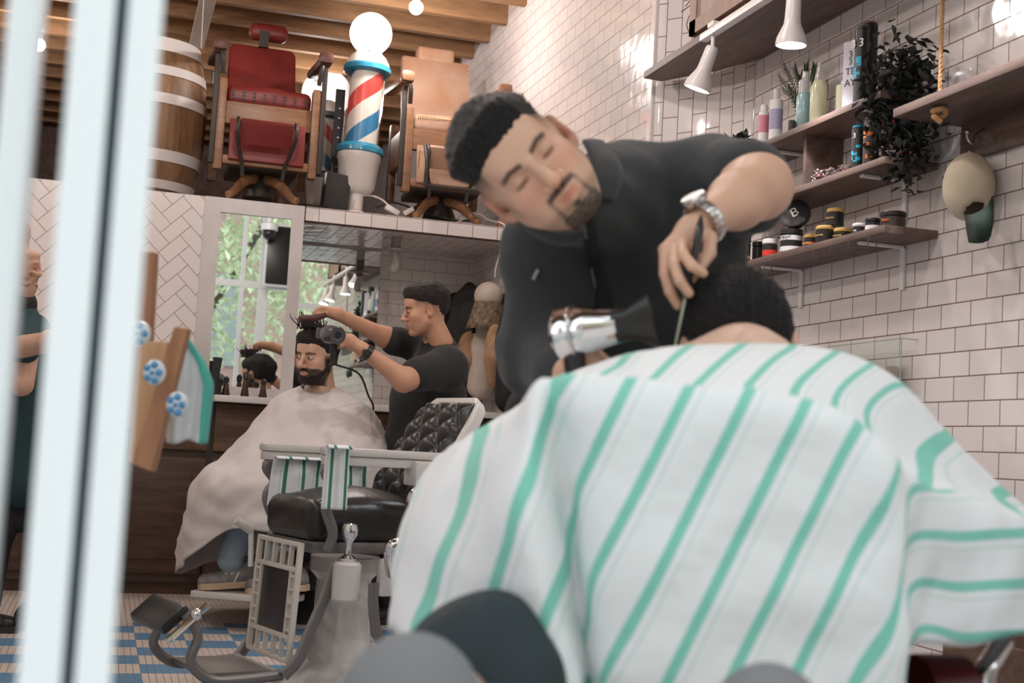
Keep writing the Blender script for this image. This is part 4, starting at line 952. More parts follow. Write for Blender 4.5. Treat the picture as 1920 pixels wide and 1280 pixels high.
# ================================================================ counter clutter, coats, board with towels
dbrown = mat('dark_brown_glass', (.045, .022, .018), .15, coat=.4)
for i, (px, lb_) in enumerate(((423, 'left small dark bottle on the counter before the framed mirror'), (459, 'middle and tallest dark bottle on the counter before the framed mirror'), (493, 'right small dark bottle on the counter before the framed mirror'))):
    y = AX(px, 735, 7.52)[1]; s = 1.3 if i == 1 else 1
    t = thing('tonic_bottle', lb_, 'bottle', (7.52, y, 1.073), 0, 'dark bottles on the counter')
    MB().lathe([(0, 0), (.022, 0), (.024, .01), (.014, .06*s), (.012, .075*s), (0, .08*s)], n=18).build('bottle_body', dbrown, t)
    MB().lathe([(0, .075*s), (.016, .078*s), (.016, .10*s), (.006, .11*s), (0, .11*s)], n=14).build('cap', P_blk, t)
t = thing('black_bowl', 'low black bowl on the counter at the left foot of the framed mirror', 'bowl', (7.6, AX(402, 735, 7.6)[1]+.03, 1.073)); MB().lathe([(0, 0), (.03, 0), (.07, .045), (.066, .045), (.03, .008), (0, .008)], n=28).build('bowl', P_blk, t)
t = thing('brush_pot', 'dark pot of combs and brushes on the counter', 'pot', (7.50, AX(459, 725, 7.5)[1]+.16, 1.073)); MB().lathe([(0, 0), (.035, 0), (.035, .09), (.03, .09), (.03, .01), (0, .01)], n=20).build('pot', P_blk, t)
for k in range(5): MB().box((.012*math.cos(k*1.3), .012*math.sin(k*1.3), .13), (.006, .02, .16), Matrix.Rotation(.12*math.sin(k*2), 3, 'X')).build('comb', P_blk, t)
# coats, cap and bags at the far right corner
black_cloth = mat('black_cloth', (.02, .019, .019), .9, bump=.2, bscale=40); grey_cloth = mat('charcoal_cloth', (.035, .034, .032), .9, bump=.2, bscale=40); canvas = mat('cream_canvas', (.56, .47, .40), .9, bump=.15, bscale=60); tan_c = mat('tan_canvas', (.36, .21, .12), .9, bump=.2, bscale=40)
def blob(name, label, cat, pts, rs, m, flat=.55, Y=None, seedf=30, amp=.008):
    S = SDF(); S.chain(pts, rs, .04); o = sdf_mesh(name, S, .014, m, disp=lambda V: amp*sn(V*np.array((1, 1, .3)), seedf)+.012*np.sin(V[:, 0]*75+V[:, 2]*3+seedf)); return tag(o, label, cat)
t = tag(MB().box((7.95, YF+.012, 1.78), (1.1, .024, .07), bev=.004).build('peg_rail', P_blk), 'black peg rail on the tiles behind the rear barber', 'rail')
blob('hanging_coat', 'black coat hanging behind the rear barber\'s neck', 'coat', [AY(856, 540, YF+.08), AY(852, 575, YF+.11), AY(846, 630, YF+.12), AY(850, 720, YF+.12)], [.04, .10, .115, .12], black_cloth)
blob('hanging_coat', 'charcoal coat hanging between the black coat and the cream cap', 'coat', [AY(882, 540, YF+.08), AY(876, 575, YF+.12), AY(872, 630, YF+.13), AY(870, 715, YF+.12)], [.04, .10, .11, .12], grey_cloth)
blob('hanging_coat', 'black coat at the front barber\'s side, furthest right of the coats', 'coat', [AY(962, 560, YF+.09), AY(962, 640, YF+.10), AY(960, 745, YF+.10)], [.05, .085, .09], black_cloth)
t = thing('cream_cap', 'cream cap with a patterned peak hanging above the tote bag', 'cap', AY(916, 550, YF+.15))
S = SDF(); S.ell((0, 0, -.015), (.095, .085, .085)); o = sdf_mesh('crown', S, .007, canvas, t); 
G = np.array([[( .09*math.cos(a)*r_, -.0+.08*math.sin(a)*r_, -.055-(r_-1)*.30) for r_ in (1, 1.2, 1.4, 1.55)] for a in np.linspace(1.2, 4.6, 12)])
grid_mesh('peak', G, mat('leaf_camo', (.28, .2, .13), .9, var=.7, vscale=40), t, thick=.004)
t = thing('tote_bag', 'long cream canvas tote bag hanging below the cream cap', 'bag', (0, 0, 0))
S = SDF(); S.chain([AY(914, 600, YF+.12), AY(908, 650, YF+.13), AY(900, 725, YF+.13)], [.065, .066, .078], .06); sdf_mesh('bag_body', S, .01, canvas, t, disp=lambda V: .006*sn(V*np.array((1, 1, .3)), 60))
MB().tube(curve_pts([AY(896, 540, YF+.20), AY(892, 575, YF+.21), AY(888, 625, YF+.21)], 5), .007, 6, flat=2).build('strap', black_cloth, t)
blob('tan_bag', 'tan canvas bag hanging left of the cream tote', 'bag', [AY(882, 640, YF+.18), AY(880, 672, YF+.20)], [.055, .075], tan_c)
blob('tan_jacket', 'tan jacket hanging right of the cream tote', 'jacket', [AY(928, 620, YF+.14), AY(932, 670, YF+.15), AY(926, 712, YF+.15)], [.04, .06, .045], tan_c)
# wooden board with ceramic knobs and towels, close and out of focus at the left
w_warm = wood('warm_board', (.28, .11, .05), (.50, .24, .12), (8, 8, 1.2), .45, .05)
BD = 2.3
a, b = AD(282, 480, BD), AD(262, 880, BD); c = (a+b)/2
t = thing('coat_knob_board', 'reddish wooden board with white and blue ceramic knobs leaning by the window frame', 'board', c)
a2, b2 = AD(285, 700, 2.28), AD(255, 880, 2.28)
def quad_board(name, P4, th, m, parent):
    P4 = [np.array(p)-c for p in P4]; n = np.cross(P4[1]-P4[0], P4[3]-P4[0]); n /= np.linalg.norm(n); n = n if n@FW > 0 else -n
    mb = MB(); mb.add(P4+[p+n*th for p in P4], [(0, 1, 2, 3), (7, 6, 5, 4), (0, 4, 5, 1), (1, 5, 6, 2), (2, 6, 7, 3), (3, 7, 4, 0)]); o = mb.build(name, m, parent, smooth=False); q = o.modifiers.new('b', 'BEVEL'); q.width = .003; q.segments = 2
quad_board('back_board', [AD(255, 472, BD), AD(290, 472, BD), AD(272, 800, BD), AD(238, 800, BD)], .03, w_warm, t)
quad_board('face_board', [AD(262, 640, 2.25), AD(316, 640, 2.25), AD(285, 870, 2.22), AD(240, 866, 2.22)], .02, wood('amber_board', (.50, .26, .12), (.66, .40, .22), (8, 8, 1.2), .4, .05), t)
quad_board('edge_board', [AD(326, 612, 2.20), AD(353, 615, 2.20), AD(285, 885, 2.18), AD(246, 870, 2.18)], .03, w_warm, t)
kn_b = mat('knob_blue', (.05, .28, .55), .15, coat=.5); kn_w = mat('knob_white', (.75, .78, .80), .15, coat=.5)
for px, py in ((290, 698), (333, 758), (262, 625)):
    k0 = AD(px, py, 2.16)-c; k = MB(); k.sphere(k0, (.015, .018, .021), 20, 14); o = k.build('ceramic_knob', kn_w, t)
    m = MB()
    for q in range(5): m.sphere(k0-FW*.012+RT*.010*math.cos(q*1.26)+UP*.013*math.sin(q*1.26), .006, 8, 6)
    m.sphere(k0-FW*.017, .004, 8, 6); m.build('painted_petals', kn_b, o)
def towel(name, label, ctl, m, rows=20, D0=2.2, fold=.012, sd=0):
    """ctl: rows of (left px, right px, y)"""
    L = np.array([r_[0] for r_ in ctl], float); Rr = np.array([r_[1] for r_ in ctl], float); yy = np.array([r_[2] for r_ in ctl], float); tt = np.linspace(0, 1, len(ctl)); G = np.zeros((20, rows, 3)); UV = np.zeros((20, rows, 2))
    for j in range(rows):
        v = j/(rows-1); l, r_, y = np.interp(v, tt, L), np.interp(v, tt, Rr), np.interp(v, tt, yy)
        for i in range(20):
            u = i/19; G[i, j] = AD(l+(r_-l)*u, y+4*math.sin(u*9+sd)*v, D0+fold*math.sin(u*11+sd+v*2)+.05*u); UV[i, j] = (u*1.0+.25, v)
    return grid_mesh(name, G, m, uv=UV, thick=.004)
tw = stripe_mat('blurred_towel_stripe', green=(.10, .50, .42))
tag(towel('striped_towel', '', [(322, 352, 632), (318, 385, 680), (312, 400, 720), (310, 392, 790), (312, 388, 828)], tw, D0=2.26), 'crumpled white towel with a green stripe hung on the wooden knob board', 'towel')
t = thing('wall_speaker', 'small black speaker high on the storefront, shown in the framed mirror', 'speaker', (1.1, my(520, 490), 3.25-.45)); MB().box((0, 0, .0), (.12, .30, .62), bev=.01).build('speaker_box', P_blk, t); MB().box((0, 0, 0), (.08, .34, .66), bev=.01).build('white_rim', frame_white, t); MB().box((-.13, 0, 0), (.16, .05, .05)).build('wall_arm', frame_white, t)
t = thing('dome_camera', 'white dome camera hanging by the storefront, shown in the framed mirror', 'camera', (1.3, my(492, 440)-.02, 3.0)); MB().sphere((0, 0, 0), .07, 20, 14).build('dome', P_blk, t); MB().lathe([(0, .03), (.09, .03), (.09, .1), (.03, .12), (.03, ZC-3.0), (0, ZC-3.0)], n=20).build('housing', frame_white, t)
# ================================================================ people
skin_m = mat('skin', (.5, .3, .2), .48, attr='Col', bump=.06, bscale=300); skin_m.node_tree.nodes['Principled BSDF'].inputs['Subsurface Weight'].default_value = .06
skin_m.node_tree.nodes['Principled BSDF'].inputs['Subsurface Radius'].default_value = (.01, .004, .002)
def hair_mat(name, col, stretch=(3, 30, 30)): return mat(name, col, .5, spec=.35, var=.55, vscale=14, bump=.8, bscale=22, stretch=stretch, vcol=tuple(c*4.0 for c in col))
hair_blk = hair_mat('black_hair', (.010, .009, .009)); hair_brn = hair_mat('dark_brown_hair', (.013, .010, .009))
eye_w = mat('eye_white', (.48, .43, .41), .2); eye_i = mat('eye_iris', (.03, .018, .012), .1)
M3 = lambda M: np.array([[M[i][j] for j in range(4)] for i in range(4)])
def raw(S, h, grow=0, fn=None, colfn=None, disp=None, M=None):
    o = sdf_mesh('tmp', S, h, None, None, grow, fn, colfn, disp); me = o.data; n = len(me.vertices)
    V = np.empty(n*3, np.float32); me.vertices.foreach_get('co', V); V = V.reshape(-1, 3).astype(float)
    Q = np.empty(len(me.polygons)*4, np.int32); me.loops.foreach_get('vertex_index', Q); Q = Q.reshape(-1, 4)
    if colfn is not None: col = colfn(V)
    else: col = np.tile((.5, .3, .2), (n, 1))
    bpy.data.objects.remove(o); bpy.data.meshes.remove(me)
    if M is not None: A = M3(M); V = V@A[:3, :3].T+A[:3, 3]
    return V, Q, col
def joined(name, parts, m, parent):
    Vs, Qs, Cs, n = [], [], [], 0
    for V, Q, c in parts: Vs.append(V); Qs.append(Q+n); Cs.append(c); n += len(V)
    V = np.concatenate(Vs); Q = np.concatenate(Qs); c = np.concatenate(Cs)
    me = bpy.data.meshes.new(name); me.vertices.add(len(V)); me.vertices.foreach_set('co', V.astype(np.float32).ravel())
    me.loops.add(len(Q)*4); me.loops.foreach_set('vertex_index', Q.astype(np.int32).ravel()); me.polygons.add(len(Q)); me.polygons.foreach_set('loop_start', np.arange(0, len(Q)*4, 4, dtype=np.int32)); me.update(calc_edges=True)
    col = np.ones((len(V), 4), np.float32); col[:, :3] = c; at_ = me.color_attributes.new('Col', 'FLOAT_COLOR', 'POINT'); at_.data.foreach_set('color', col.ravel())
    return link(name, me, m, parent, True)
def cam_frame(x, y, loc):
    """head pose from axes given in (right, up, towards viewer)"""
    B = np.stack([RT, UP, -FW], 1); x = B@np.array(x, float); y = B@np.array(y, float); x /= np.linalg.norm(x); y -= x*(x@y); y /= np.linalg.norm(y); z = np.cross(x, y)
    return Matrix([(x[i], y[i], z[i], float(loc[i])) for i in range(3)]+[(0, 0, 0, 1)])
def head_sdf(jaw=1.0, nose=1.06, full=1.0, neck=((-.03, 0, -.06), (-.045, 0, -.17)), nr=(.054, .058)):
    S = SDF(); k = .02
    S.ell((-.012, 0, .035), (.100, .078, .090), k=k); S.ell((.025, 0, -.025), (.062, .064*full, .082), k=.03)
    for s in (-1, 1):
        S.cap((.005, s*.052*jaw, -.045), (.062, s*.022, -.092), .022, .018, .025)          # jaw
        S.ell((.055, s*.042*full, -.018), (.026, .022, .022), k=.025)                       # cheek
        S.ell((.06, s*.03*full, -.05), (.022, .022, .025), k=.02)
    S.ell((.070, 0, -.092), (.020, .024, .018), k=.018)
    S.cap((.080, -.032, .032), (.080, .032, .032), .011, k=.014)                             # brow
    S.ell((.070, 0, .060), (.022, .05, .035), k=.03)
    for s in (-1, 1): S.ell((.100, s*.031, .010), (.018, .019, .013), k=.010, sub=True)      # sockets
    for s in (-1, 1): S.ell((.074, s*.031, .009), (.0155, .0165, .0135), k=.004)             # lids
    S.cap((.088, 0, .022), (.112*nose, 0, -.022), .0075, .0105, .010); S.ell((.112*nose, 0, -.026), (.012, .0125, .010), k=.006)
    for s in (-1, 1): S.ell((.101, s*.0145, -.029), (.012, .009, .009), k=.006)
    for s in (-1, 1): S.ell((.106, s*.007, -.037), (.004, .003, .004), k=.003, sub=True)
    S.ell((.078, 0, -.058), (.018, .028, .022), k=.012)
    S.cap((.088, -.017, -.055), (.0955, 0, -.0525), .005, .0062, .006); S.cap((.0955, 0, -.0525), (.088, .017, -.055), .0062, .005, .006)
    S.cap((.087, -.014, -.066), (.0935, 0, -.067), .006, .0078, .006); S.cap((.0935, 0, -.067), (.087, .014, -.066), .0078, .006, .006)
    S.cap((.099, -.018, -.0595), (.101, 0, -.0592), .0022, k=.003, sub=True); S.cap((.101, 0, -.0592), (.099, .018, -.0595), .0022, k=.003, sub=True)
    for s in (-1, 1):
        R = Matrix.Rotation(s*.35, 3, 'Z')
        S.ell((-.010, s*(.083+.05*(full-1)), .004), (.019, .009, .032), R=R, k=.006); S.ell((-.002, s*(.093+.05*(full-1)), .006), (.010, .006, .018), R=R, k=.005, sub=True); S.ell((-.001, s*.079, -.024), (.008, .006, .010), k=.008)
    S.cap(neck[0], neck[1], nr[0], nr[1], .03)
    return S
def face_paint(base, beard=0, goatee=0, fade=0, red=.5, hairline=None):
    base = np.array(base)
    def f(V):
        x, y, z = V[:, 0], V[:, 1], V[:, 2]; ay = abs(y); c = np.tile(base, (len(V), 1))
        def mixc(m, col, c): return c*(1-m[:, None])+np.array(col)*m[:, None]
        front = sstep(.02, .06, x)
        blush = np.exp(-((ay-.045)**2+(z+.02)**2)/.0005)*front+np.exp(-((ay)**2+(z+.028)**2)/.0002)*sstep(.09, .105, x)+sstep(.072, .082, ay)*sstep(-.05, -.02, x)*sstep(.04, .02, abs(z))
        c = mixc(np.clip(blush*red*.5, 0, 1), base*np.array((1.05, .62, .58)), c)
        lip = np.exp(-((z+.0605)/.0085)**4)*np.exp(-(ay/.020)**4)*sstep(.083, .089, x); c = mixc(np.clip(lip, 0, 1)*.85, base*np.array((.80, .46, .44)), c)
        bz = .0260+.005*np.clip(1-abs(ay-.034)/.02, 0, 1); brow = np.exp(-((z-bz)/.0048)**4)*sstep(.009, .014, ay)*sstep(.056, .046, ay)*sstep(.05, .07, x); c = mixc(brow*.9, (.015, .011, .010), c)
        lash = np.exp(-((z-.004)/.0030)**2)*np.exp(-((ay-.031)/.013)**4)*sstep(.078, .084, x); c = mixc(np.clip(lash, 0, 1)*.9, (.02, .014, .012), c)
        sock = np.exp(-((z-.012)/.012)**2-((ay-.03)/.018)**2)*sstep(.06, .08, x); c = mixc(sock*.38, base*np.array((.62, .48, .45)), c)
        n = .92+.12*sn(V, 420, 3)
        if beard:
            low = np.clip(sstep(-.035, -.055, z+.35*np.maximum(0, .055-x)*-1*0-.28*(.07-ay)*sstep(.06, .03, ay)*0), 0, 1)
            jawl = sstep(-.040, -.052, z)*sstep(-.02, .0, x)+sstep(.060, .068, ay)*sstep(.03, .0, z)*sstep(.035, .02, abs(x-.005))
            must = np.exp(-((z+.044)/.006)**4)*sstep(.032, .026, ay)*sstep(.07, .08, x); sides = sstep(.022, .028, ay)*sstep(-.036, -.044, z)*sstep(.05, .06, x)
            m = np.clip(np.maximum.reduce([jawl, must, sides]), 0, 1)*(1-np.clip(lip*1.4, 0, 1)); c = mixc(np.clip(m*beard*n, 0, .97), (.017, .012, .010), c)
        if goatee:
            must = np.exp(-((z+.0435+.10*np.maximum(0, ay-.012))/.0052)**4)*sstep(.034, .026, ay)*sstep(.003, .006, ay+.004)*sstep(.07, .08, x)
            chin = sstep(-.080, -.088, z)*sstep(.042, .026, ay)*sstep(.03, .05, x); soul = np.exp(-((z+.079)/.004)**2-(ay/.007)**2)*sstep(.07, .08, x)
            conn = np.exp(-((ay-.029)/.004)**2)*sstep(-.045, -.052, z)*sstep(.06, .07, x)
            jl = sstep(-.060, -.078, z)*sstep(.0, .02, x)*.45+sstep(.062, .07, ay)*sstep(.02, .0, z)*sstep(-.07, -.05, z)*.25
            m = np.clip(must*.95+chin*.95+soul*.8+conn*.5+jl, 0, 1)*(1-np.clip(lip*1.3, 0, 1)); c = mixc(np.clip(m*goatee*n, 0, .95), (.02, .014, .012), c)
        if fade:
            hl = .040-.35*np.clip(.02-x, 0, .2)                    # fade starts above this
            m = sstep(hl-.035, hl+.03, z)*sstep(.085, .062, x+.0*z)*(.9); side = sstep(.034, .062, ay+(.04-x)*.8)
            c = mixc(np.clip(m*fade*side, 0, .92), (.02, .017, .016), c)
        return c
    return f
def hair_mesh(name, parent, Mh, m, top=.03, front=.035, side=.012, hl=lambda x, ay: .05+.0*x, h=.0035, amp=.002, freq=(90, 560, 420), lump=.004, quiff=0):
    S = SDF(); S.ell((-.012, 0, .035), (.100, .078, .090)); S.ell((-.02, 0, .06), (.115+front, .09+side, .10+top), k=.0)
    S.ops = S.ops[:1]; S.ell((.070, 0, .060), (.022, .05, .035), k=.03)
    def fn(P, d):
        x, y, z = P[..., 0], P[..., 1], P[..., 2]; ay = abs(y); cl = hl(x, ay)
        up = sstep(.02, .10, z); fr = sstep(.02, .09, x)*up; t = side+(top-side)*up+front*fr*sstep(.05, .09, z)+quiff*sstep(.03, .10, x)*sstep(.06, .10, z)
        t = t*np.clip((z-cl)/.055, 0, 1)**.7
        wob = lump*sn(np.stack([x, y, z], -1), 38, 2)
        return np.maximum(d-t-wob+.0015, (cl-z)*.8)
    D_ = lambda V: amp*sn(V*np.array(freq)/100., 100, 4)+amp*sn(V*np.array(freq)/100., 55, 9)
    S.lo = np.array((-.17, -.13, -.10)); S.hi = np.array((.17, .13, .20))
    o = sdf_mesh(name, S, h, m, parent, fn=fn, disp=D_); o.matrix_world = Mh; return o
def eyes(parent, Mh, look=(1, 0, 0), openf=1.0, dx=0):
    look = Vector(look).normalized()
    for s in (-1, 1):
        c = Vector((.0775+dx, s*.031, .0075)); m = MB(); m.sphere(c, (.0128, .0132, .0072*openf), 20, 14); o = m.build('eye', eye_w, parent); o.matrix_world = Mh
        m = MB(); R = look.to_track_quat('Z', 'Y').to_matrix(); m.sphere(c+Vector((look.x*.0095, look.y*.0095, look.z*.004)), (.0056, .0056, .0052), 14, 10, None); p = m.build('iris', eye_i, o)
PERSONS = []
def person(label, loc):
    t = thing('person', label, 'person', (0, 0, 0)); PERSONS.append((t, loc)); return t
def finger_sdf(S, pts, r): S.chain(pts, [r*1.08]+[r]*(len(pts)-2)+[r*.85], .003)
def nail(V): return None

# ---------------- the front barber
SK1 = (.74, .44, .31)
PB = person('front barber in a black collared shirt, leaning over with his head tilted', (2.75, -.75, 0))
MH = cam_frame((.10, -.12, .98), (.62, .78, 0), AD(996, 319, 2.14))
hs = head_sdf(jaw=.97, full=.98, nose=1.1, neck=((-.03, 0, -.05), (-.12, .0, -.10)))
parts = [raw(hs, .0026, colfn=face_paint(SK1, goatee=1, fade=1, red=.8), M=MH)]
def A3(px, py, d): return AD(px, py, d)
# left arm (to the right of the picture) with hand
L = SDF(); el = A3(1424, 350, 2.28); wr = A3(1328, 410, 2.13); sh = A3(1322, 352, 2.48)
L.chain([sh, el], [.060, .054], .02); L.chain([el, el*.55+wr*.45, wr], [.047, .043, .028], .03)
kn = [A3(1246, 468, 2.08), A3(1263, 456, 2.095), A3(1280, 447, 2.11), A3(1296, 441, 2.125)]
for kx in kn: L.cap(wr*.8+kx*.2, kx, .018, .0100, .010)
L.ell((wr+kn[1])/2, .022, k=.02)
finger_sdf(L, [kn[0], A3(1246, 512, 2.05), A3(1256, 546, 2.05), A3(1271, 573, 2.055)], .0086)
finger_sdf(L, [kn[1], A3(1264, 496, 2.035), A3(1274, 526, 2.025), A3(1292, 550, 2.03)], .0088)
finger_sdf(L, [kn[2], A3(1280, 476, 2.03), A3(1298, 499, 2.012), A3(1319, 512, 2.02)], .0084)
finger_sdf(L, [kn[3], A3(1300, 470, 2.09), A3(1305, 500, 2.08), A3(1306, 524, 2.085)], .0080)
finger_sdf(L, [wr*.6+kn[3]*.4, A3(1332, 445, 2.10), A3(1330, 475, 2.085), A3(1314, 500, 2.07)], .0105)
def armcol(base): 
    base = np.array(base)
    return lambda V: base*(1+.05*sn(V, 30, 5))[:, None]
parts.append(raw(L, .0032, colfn=armcol(SK1)))
Rr_ = SDF(); she = A3(1035, 470, 2.42); ele = A3(1020, 660, 2.40); wre = A3(1075, 705, 2.18); Rr_.chain([she, ele], [.055, .05], .02); Rr_.chain([ele, wre], [.047, .028], .02)
hb = A3(1092, 690, 2.07); Rr_.cap(wre, hb, .028, .03, .02); Rr_.ell(hb, .033, k=.02)
for k in range(4):
    a = A3(1080, 675+7*k, 2.10); b = A3(1098, 668+8*k, 2.035); c_ = A3(1120, 674+8*k, 2.035); finger_sdf(Rr_, [a, b, c_], .0092)
finger_sdf(Rr_, [A3(1100, 672, 2.12), A3(1122, 668, 2.12), A3(1135, 676, 2.08)], .0105)
parts.append(raw(Rr_, .0055, colfn=armcol(SK1)))
T = SDF(); chest = A3(1190, 460, 2.55); belly = A3(1150, 640, 2.58); hip = A3(1130, 800, 2.62); nb = A3(1120, 345, 2.36)
T.chain([np.array(MH @ Vector((-.12, 0, -.10))), A3(1175, 420, 2.52), chest, belly, hip], [.05, .05, .13, .13, .135], .05); T.cap(she, sh, .06, .065, .05)
parts.append(raw(T, .016, colfn=armcol(SK1)))
joined('body', parts, skin_m, PB)
hair_mesh('hair', PB, MH, hair_blk, top=.024, front=0, side=.002, quiff=.004, hl=lambda x, ay: np.where(x > .0, .047+.26*np.clip(x-.02, 0, 1)+.10*np.clip(x-.06, 0, 1)*(ay < 9), .045+.45*x)+0*ay, amp=.0022, h=.0028)
eyes(PB, MH, (.5, .1, -.6), .12, dx=-.0045)
# shirt
black_shirt = mat('black_shirt', (.030, .032, .034), .85, bump=.25, bscale=22, sheen=.12, var=.3, vscale=3, vcol=(.042, .045, .048))
SH = SDF(); SH.cap(np.array(MH @ Vector((-.050, -.006, -.070))), A3(1150, 380, 2.36), .072, .090, .03); SH.chain([A3(1150, 372, 2.40), chest, belly, hip], [.072, .18, .165, .17], .05)
SH.chain([A3(1175, 350, 2.44), sh], [.080, .086], .05); SH.chain([A3(1120, 420, 2.42), she], [.08, .082], .06)
SH.ell(A3(1235, 510, 2.56), (.17, .16, .20), k=.06)
SH.chain([sh, A3(1398, 348, 2.36)], [.086, .080], .04); SH.chain([she, ele, A3(1058, 700, 2.24)], [.080, .074, .055], .05)
SH.cap(A3(1345, 412, 2.48), A3(1425, 385, 2.38), .040, .036, .04)
hd = M3(MH)
nk = np.array(MH @ Vector((.040, 0, -.030)))
cutc = el; cutd = (wr-el)/np.linalg.norm(wr-el)
def shirt_fn(P, d):
    return np.maximum(d, -(np.sqrt(((P-nk.astype(np.float32))**2).sum(-1))-.086))
def shirt_disp(V):
    w = np.einsum('ij,j->i', V, RT*.35+UP*.9); return .007*sn(V*np.array((1, 1, .6)), 16, 2)+.0045*sn(V, 36, 8)+.004*np.sin(w*85+5*sn(V, 6, 4))*np.clip(sn(V, 9, 11)+.4, 0, 1)
sdf_mesh('shirt', SH, .0085, black_shirt, PB, fn=shirt_fn, disp=shirt_disp)
# sleeve hem, collar flaps, zip and badge
def ring(c, ax, r, w, m, name, parent, th=.006):
    R = Vector([float(q) for q in ax]).to_track_quat('Z', 'Y').to_matrix(); o = MB().lathe([(r-.004, -w/2), (r, -w/2), (r+.002, 0), (r, w/2), (r-.004, w/2)], c, R, n=36).build(name, m, parent); return o
def ribbon(name, pts, w, m, parent, side=None, th=.003):
    pts = [np.array(p, float) for p in pts]; P = curve_pts(pts, 6); G = []
    for i, p in enumerate(P):
        t = P[min(i+1, len(P)-1)]-P[max(i-1, 0)]; t /= np.linalg.norm(t); s = np.cross(t, -FW) if side is None else np.array(side, float); s /= np.linalg.norm(s)
        ww = w[min(i*len(w)//len(P), len(w)-1)] if isinstance(w, (list, tuple)) else w; G.append([p-s*ww/2, p, p+s*ww/2])
    return grid_mesh(name, np.array(G), m, parent, thick=th)
def on_shirt(px, py, off=.004, S=None, d0=1.9, d1=3.0, disp=True):
    d = D(px, py); S = S or SH; t = d0
    ts = np.linspace(d0, d1, 600); v = S.ev(CAM+d*ts[:, None]); hit = np.where(v < .001)[0]; t = ts[hit[0]] if len(hit) else ts[int(np.argmin(v))]
    return CAM+d*t-FW*off
def flap(inner, outer):
    n = len(inner); G = []
    for (a_, b_) in zip(inner, outer):
        p, q = on_shirt(*a_, .006), on_shirt(*b_, .010); G.append([p+(q-p)*t_-FW*.010*math.sin(PI*t_) for t_ in (0, .25, .5, .75, 1)])
    G = np.array(G); H = np.array([curve_pts(list(G[:, j]), 5) for j in range(5)]).transpose(1, 0, 2)
    return grid_mesh('collar', H, black_shirt, PB, thick=.005)
flap([(1092, 264), (1108, 300), (1114, 335), (1112, 372)], [(1128, 266), (1158, 300), (1166, 338), (1150, 378)])
flap([(1098, 392), (1070, 400), (1040, 402), (1012, 398)], [(1092, 432), (1062, 438), (1032, 434), (1000, 420)])
ribbon('zip_placket', [on_shirt(x, y, .006) for x, y in ((1098, 402), (1106, 450), (1116, 500), (1128, 560), (1132, 620))], .022, mat('placket', (.020, .021, .023), .8), PB)
ribbon('zip', [on_shirt(x, y, .009) for x, y in ((1092, 405), (1097, 440), (1104, 480), (1115, 540))], .004, mat('zip_grey', (.16, .15, .14), .4), PB)
ribbon('badge', [on_shirt(1000, 524, .010), on_shirt(1004, 515, .010), on_shirt(1009, 506, .010)], .006, mat('badge_grey', (.40, .42, .44), .5), PB)
TR = SDF(); 
for s in (-1, 1): hpt = hip+np.array((0, s*.08, 0)); TR.chain([hpt, hpt*np.array((1, 1, 0))+np.array((.03, s*.04, .48)), hpt*np.array((1, 1, 0))+np.array((.06, s*.05, .10))], [.12, .075, .06], .06)
black_trouser = mat('black_trousers', (.016, .016, .018), .8, bump=.2)
sdf_mesh('trousers', TR, .02, black_trouser, PB, disp=lambda V: .006*sn(V, 20))
def shoe(parent, c, fwd, m, L=.28, name='shoe', sole=None):
    S = SDF(); f = np.array(fwd, float); f /= np.linalg.norm(f); c = np.array(c, float)
    S.cap(c-f*.08+np.array((0, 0, .045)), c+f*(L-.17)+np.array((0, 0, .035)), .043, .034, .02); S.cap(c-f*.06+np.array((0, 0, .08)), c-f*.0+np.array((0, 0, .06)), .04, .036, .03)
    o = sdf_mesh(name, S, .009, m, parent, fn=lambda P, d: np.maximum(d, c[2]+.006-P[..., 2]))
    sm = MB(); Mx = frame(f, (0, 0, 1), c); sm.prism([(-.125+.0, -.02), (-.10, -.044), (.0, -.042), (.10, -.046), (.15, -.025), (.16, 0), (.15, .025), (.10, .046), (0, .042), (-.10, .044), (-.125, .02)], 0.0, .028, Mx); sm.build('sole', sole or m, o); return o
for s in (-1, 1): shoe(PB, hip*np.array((1, 1, 0))+np.array((.0, s*.13, 0)), (-.9, .3, 0), P_blk)
# watch on his wrist
steel_w = mat('watch_steel', (.62, .57, .53), .22, metal=.9)
wc = wr*.88+kn[1]*.12; R = Vector([float(q) for q in (kn[1]-wr)]).to_track_quat('Z', 'Y').to_matrix(); m = MB()
ex, ey, ez = (np.array(R.col[i]) for i in range(3))
for k in range(22):
    a = 2*PI*k/22; q = wc+(ex*math.cos(a)*.036+ey*math.sin(a)*.034); Rk = R @ Matrix.Rotation(a, 3, 'Z'); m.box(q, (.006, .0095, .019), Rk, .002)
    m.box(q+ (ex*math.cos(a)+ey*math.sin(a))*.001, (.007, .006, .007), Rk, .001)
m.build('watch_bracelet', steel_w, PB)
face_dir = -FW*.45-RT*.75+UP*.5; face_dir -= ez*(face_dir@ez); face_dir /= np.linalg.norm(face_dir)
Rf_ = Vector([float(q) for q in face_dir]).to_track_quat('Z', 'Y').to_matrix()
MB().lathe([(0, 0), (.021, 0), (.022, .003), (.022, .009), (.019, .012), (0, .012)], wc+face_dir*.034, Rf_, 28).build('watch_case', steel_w, PB); MB().lathe([(0, .0125), (.017, .0125)], wc+face_dir*.034, Rf_, 24).build('watch_dial', P_blk, PB)
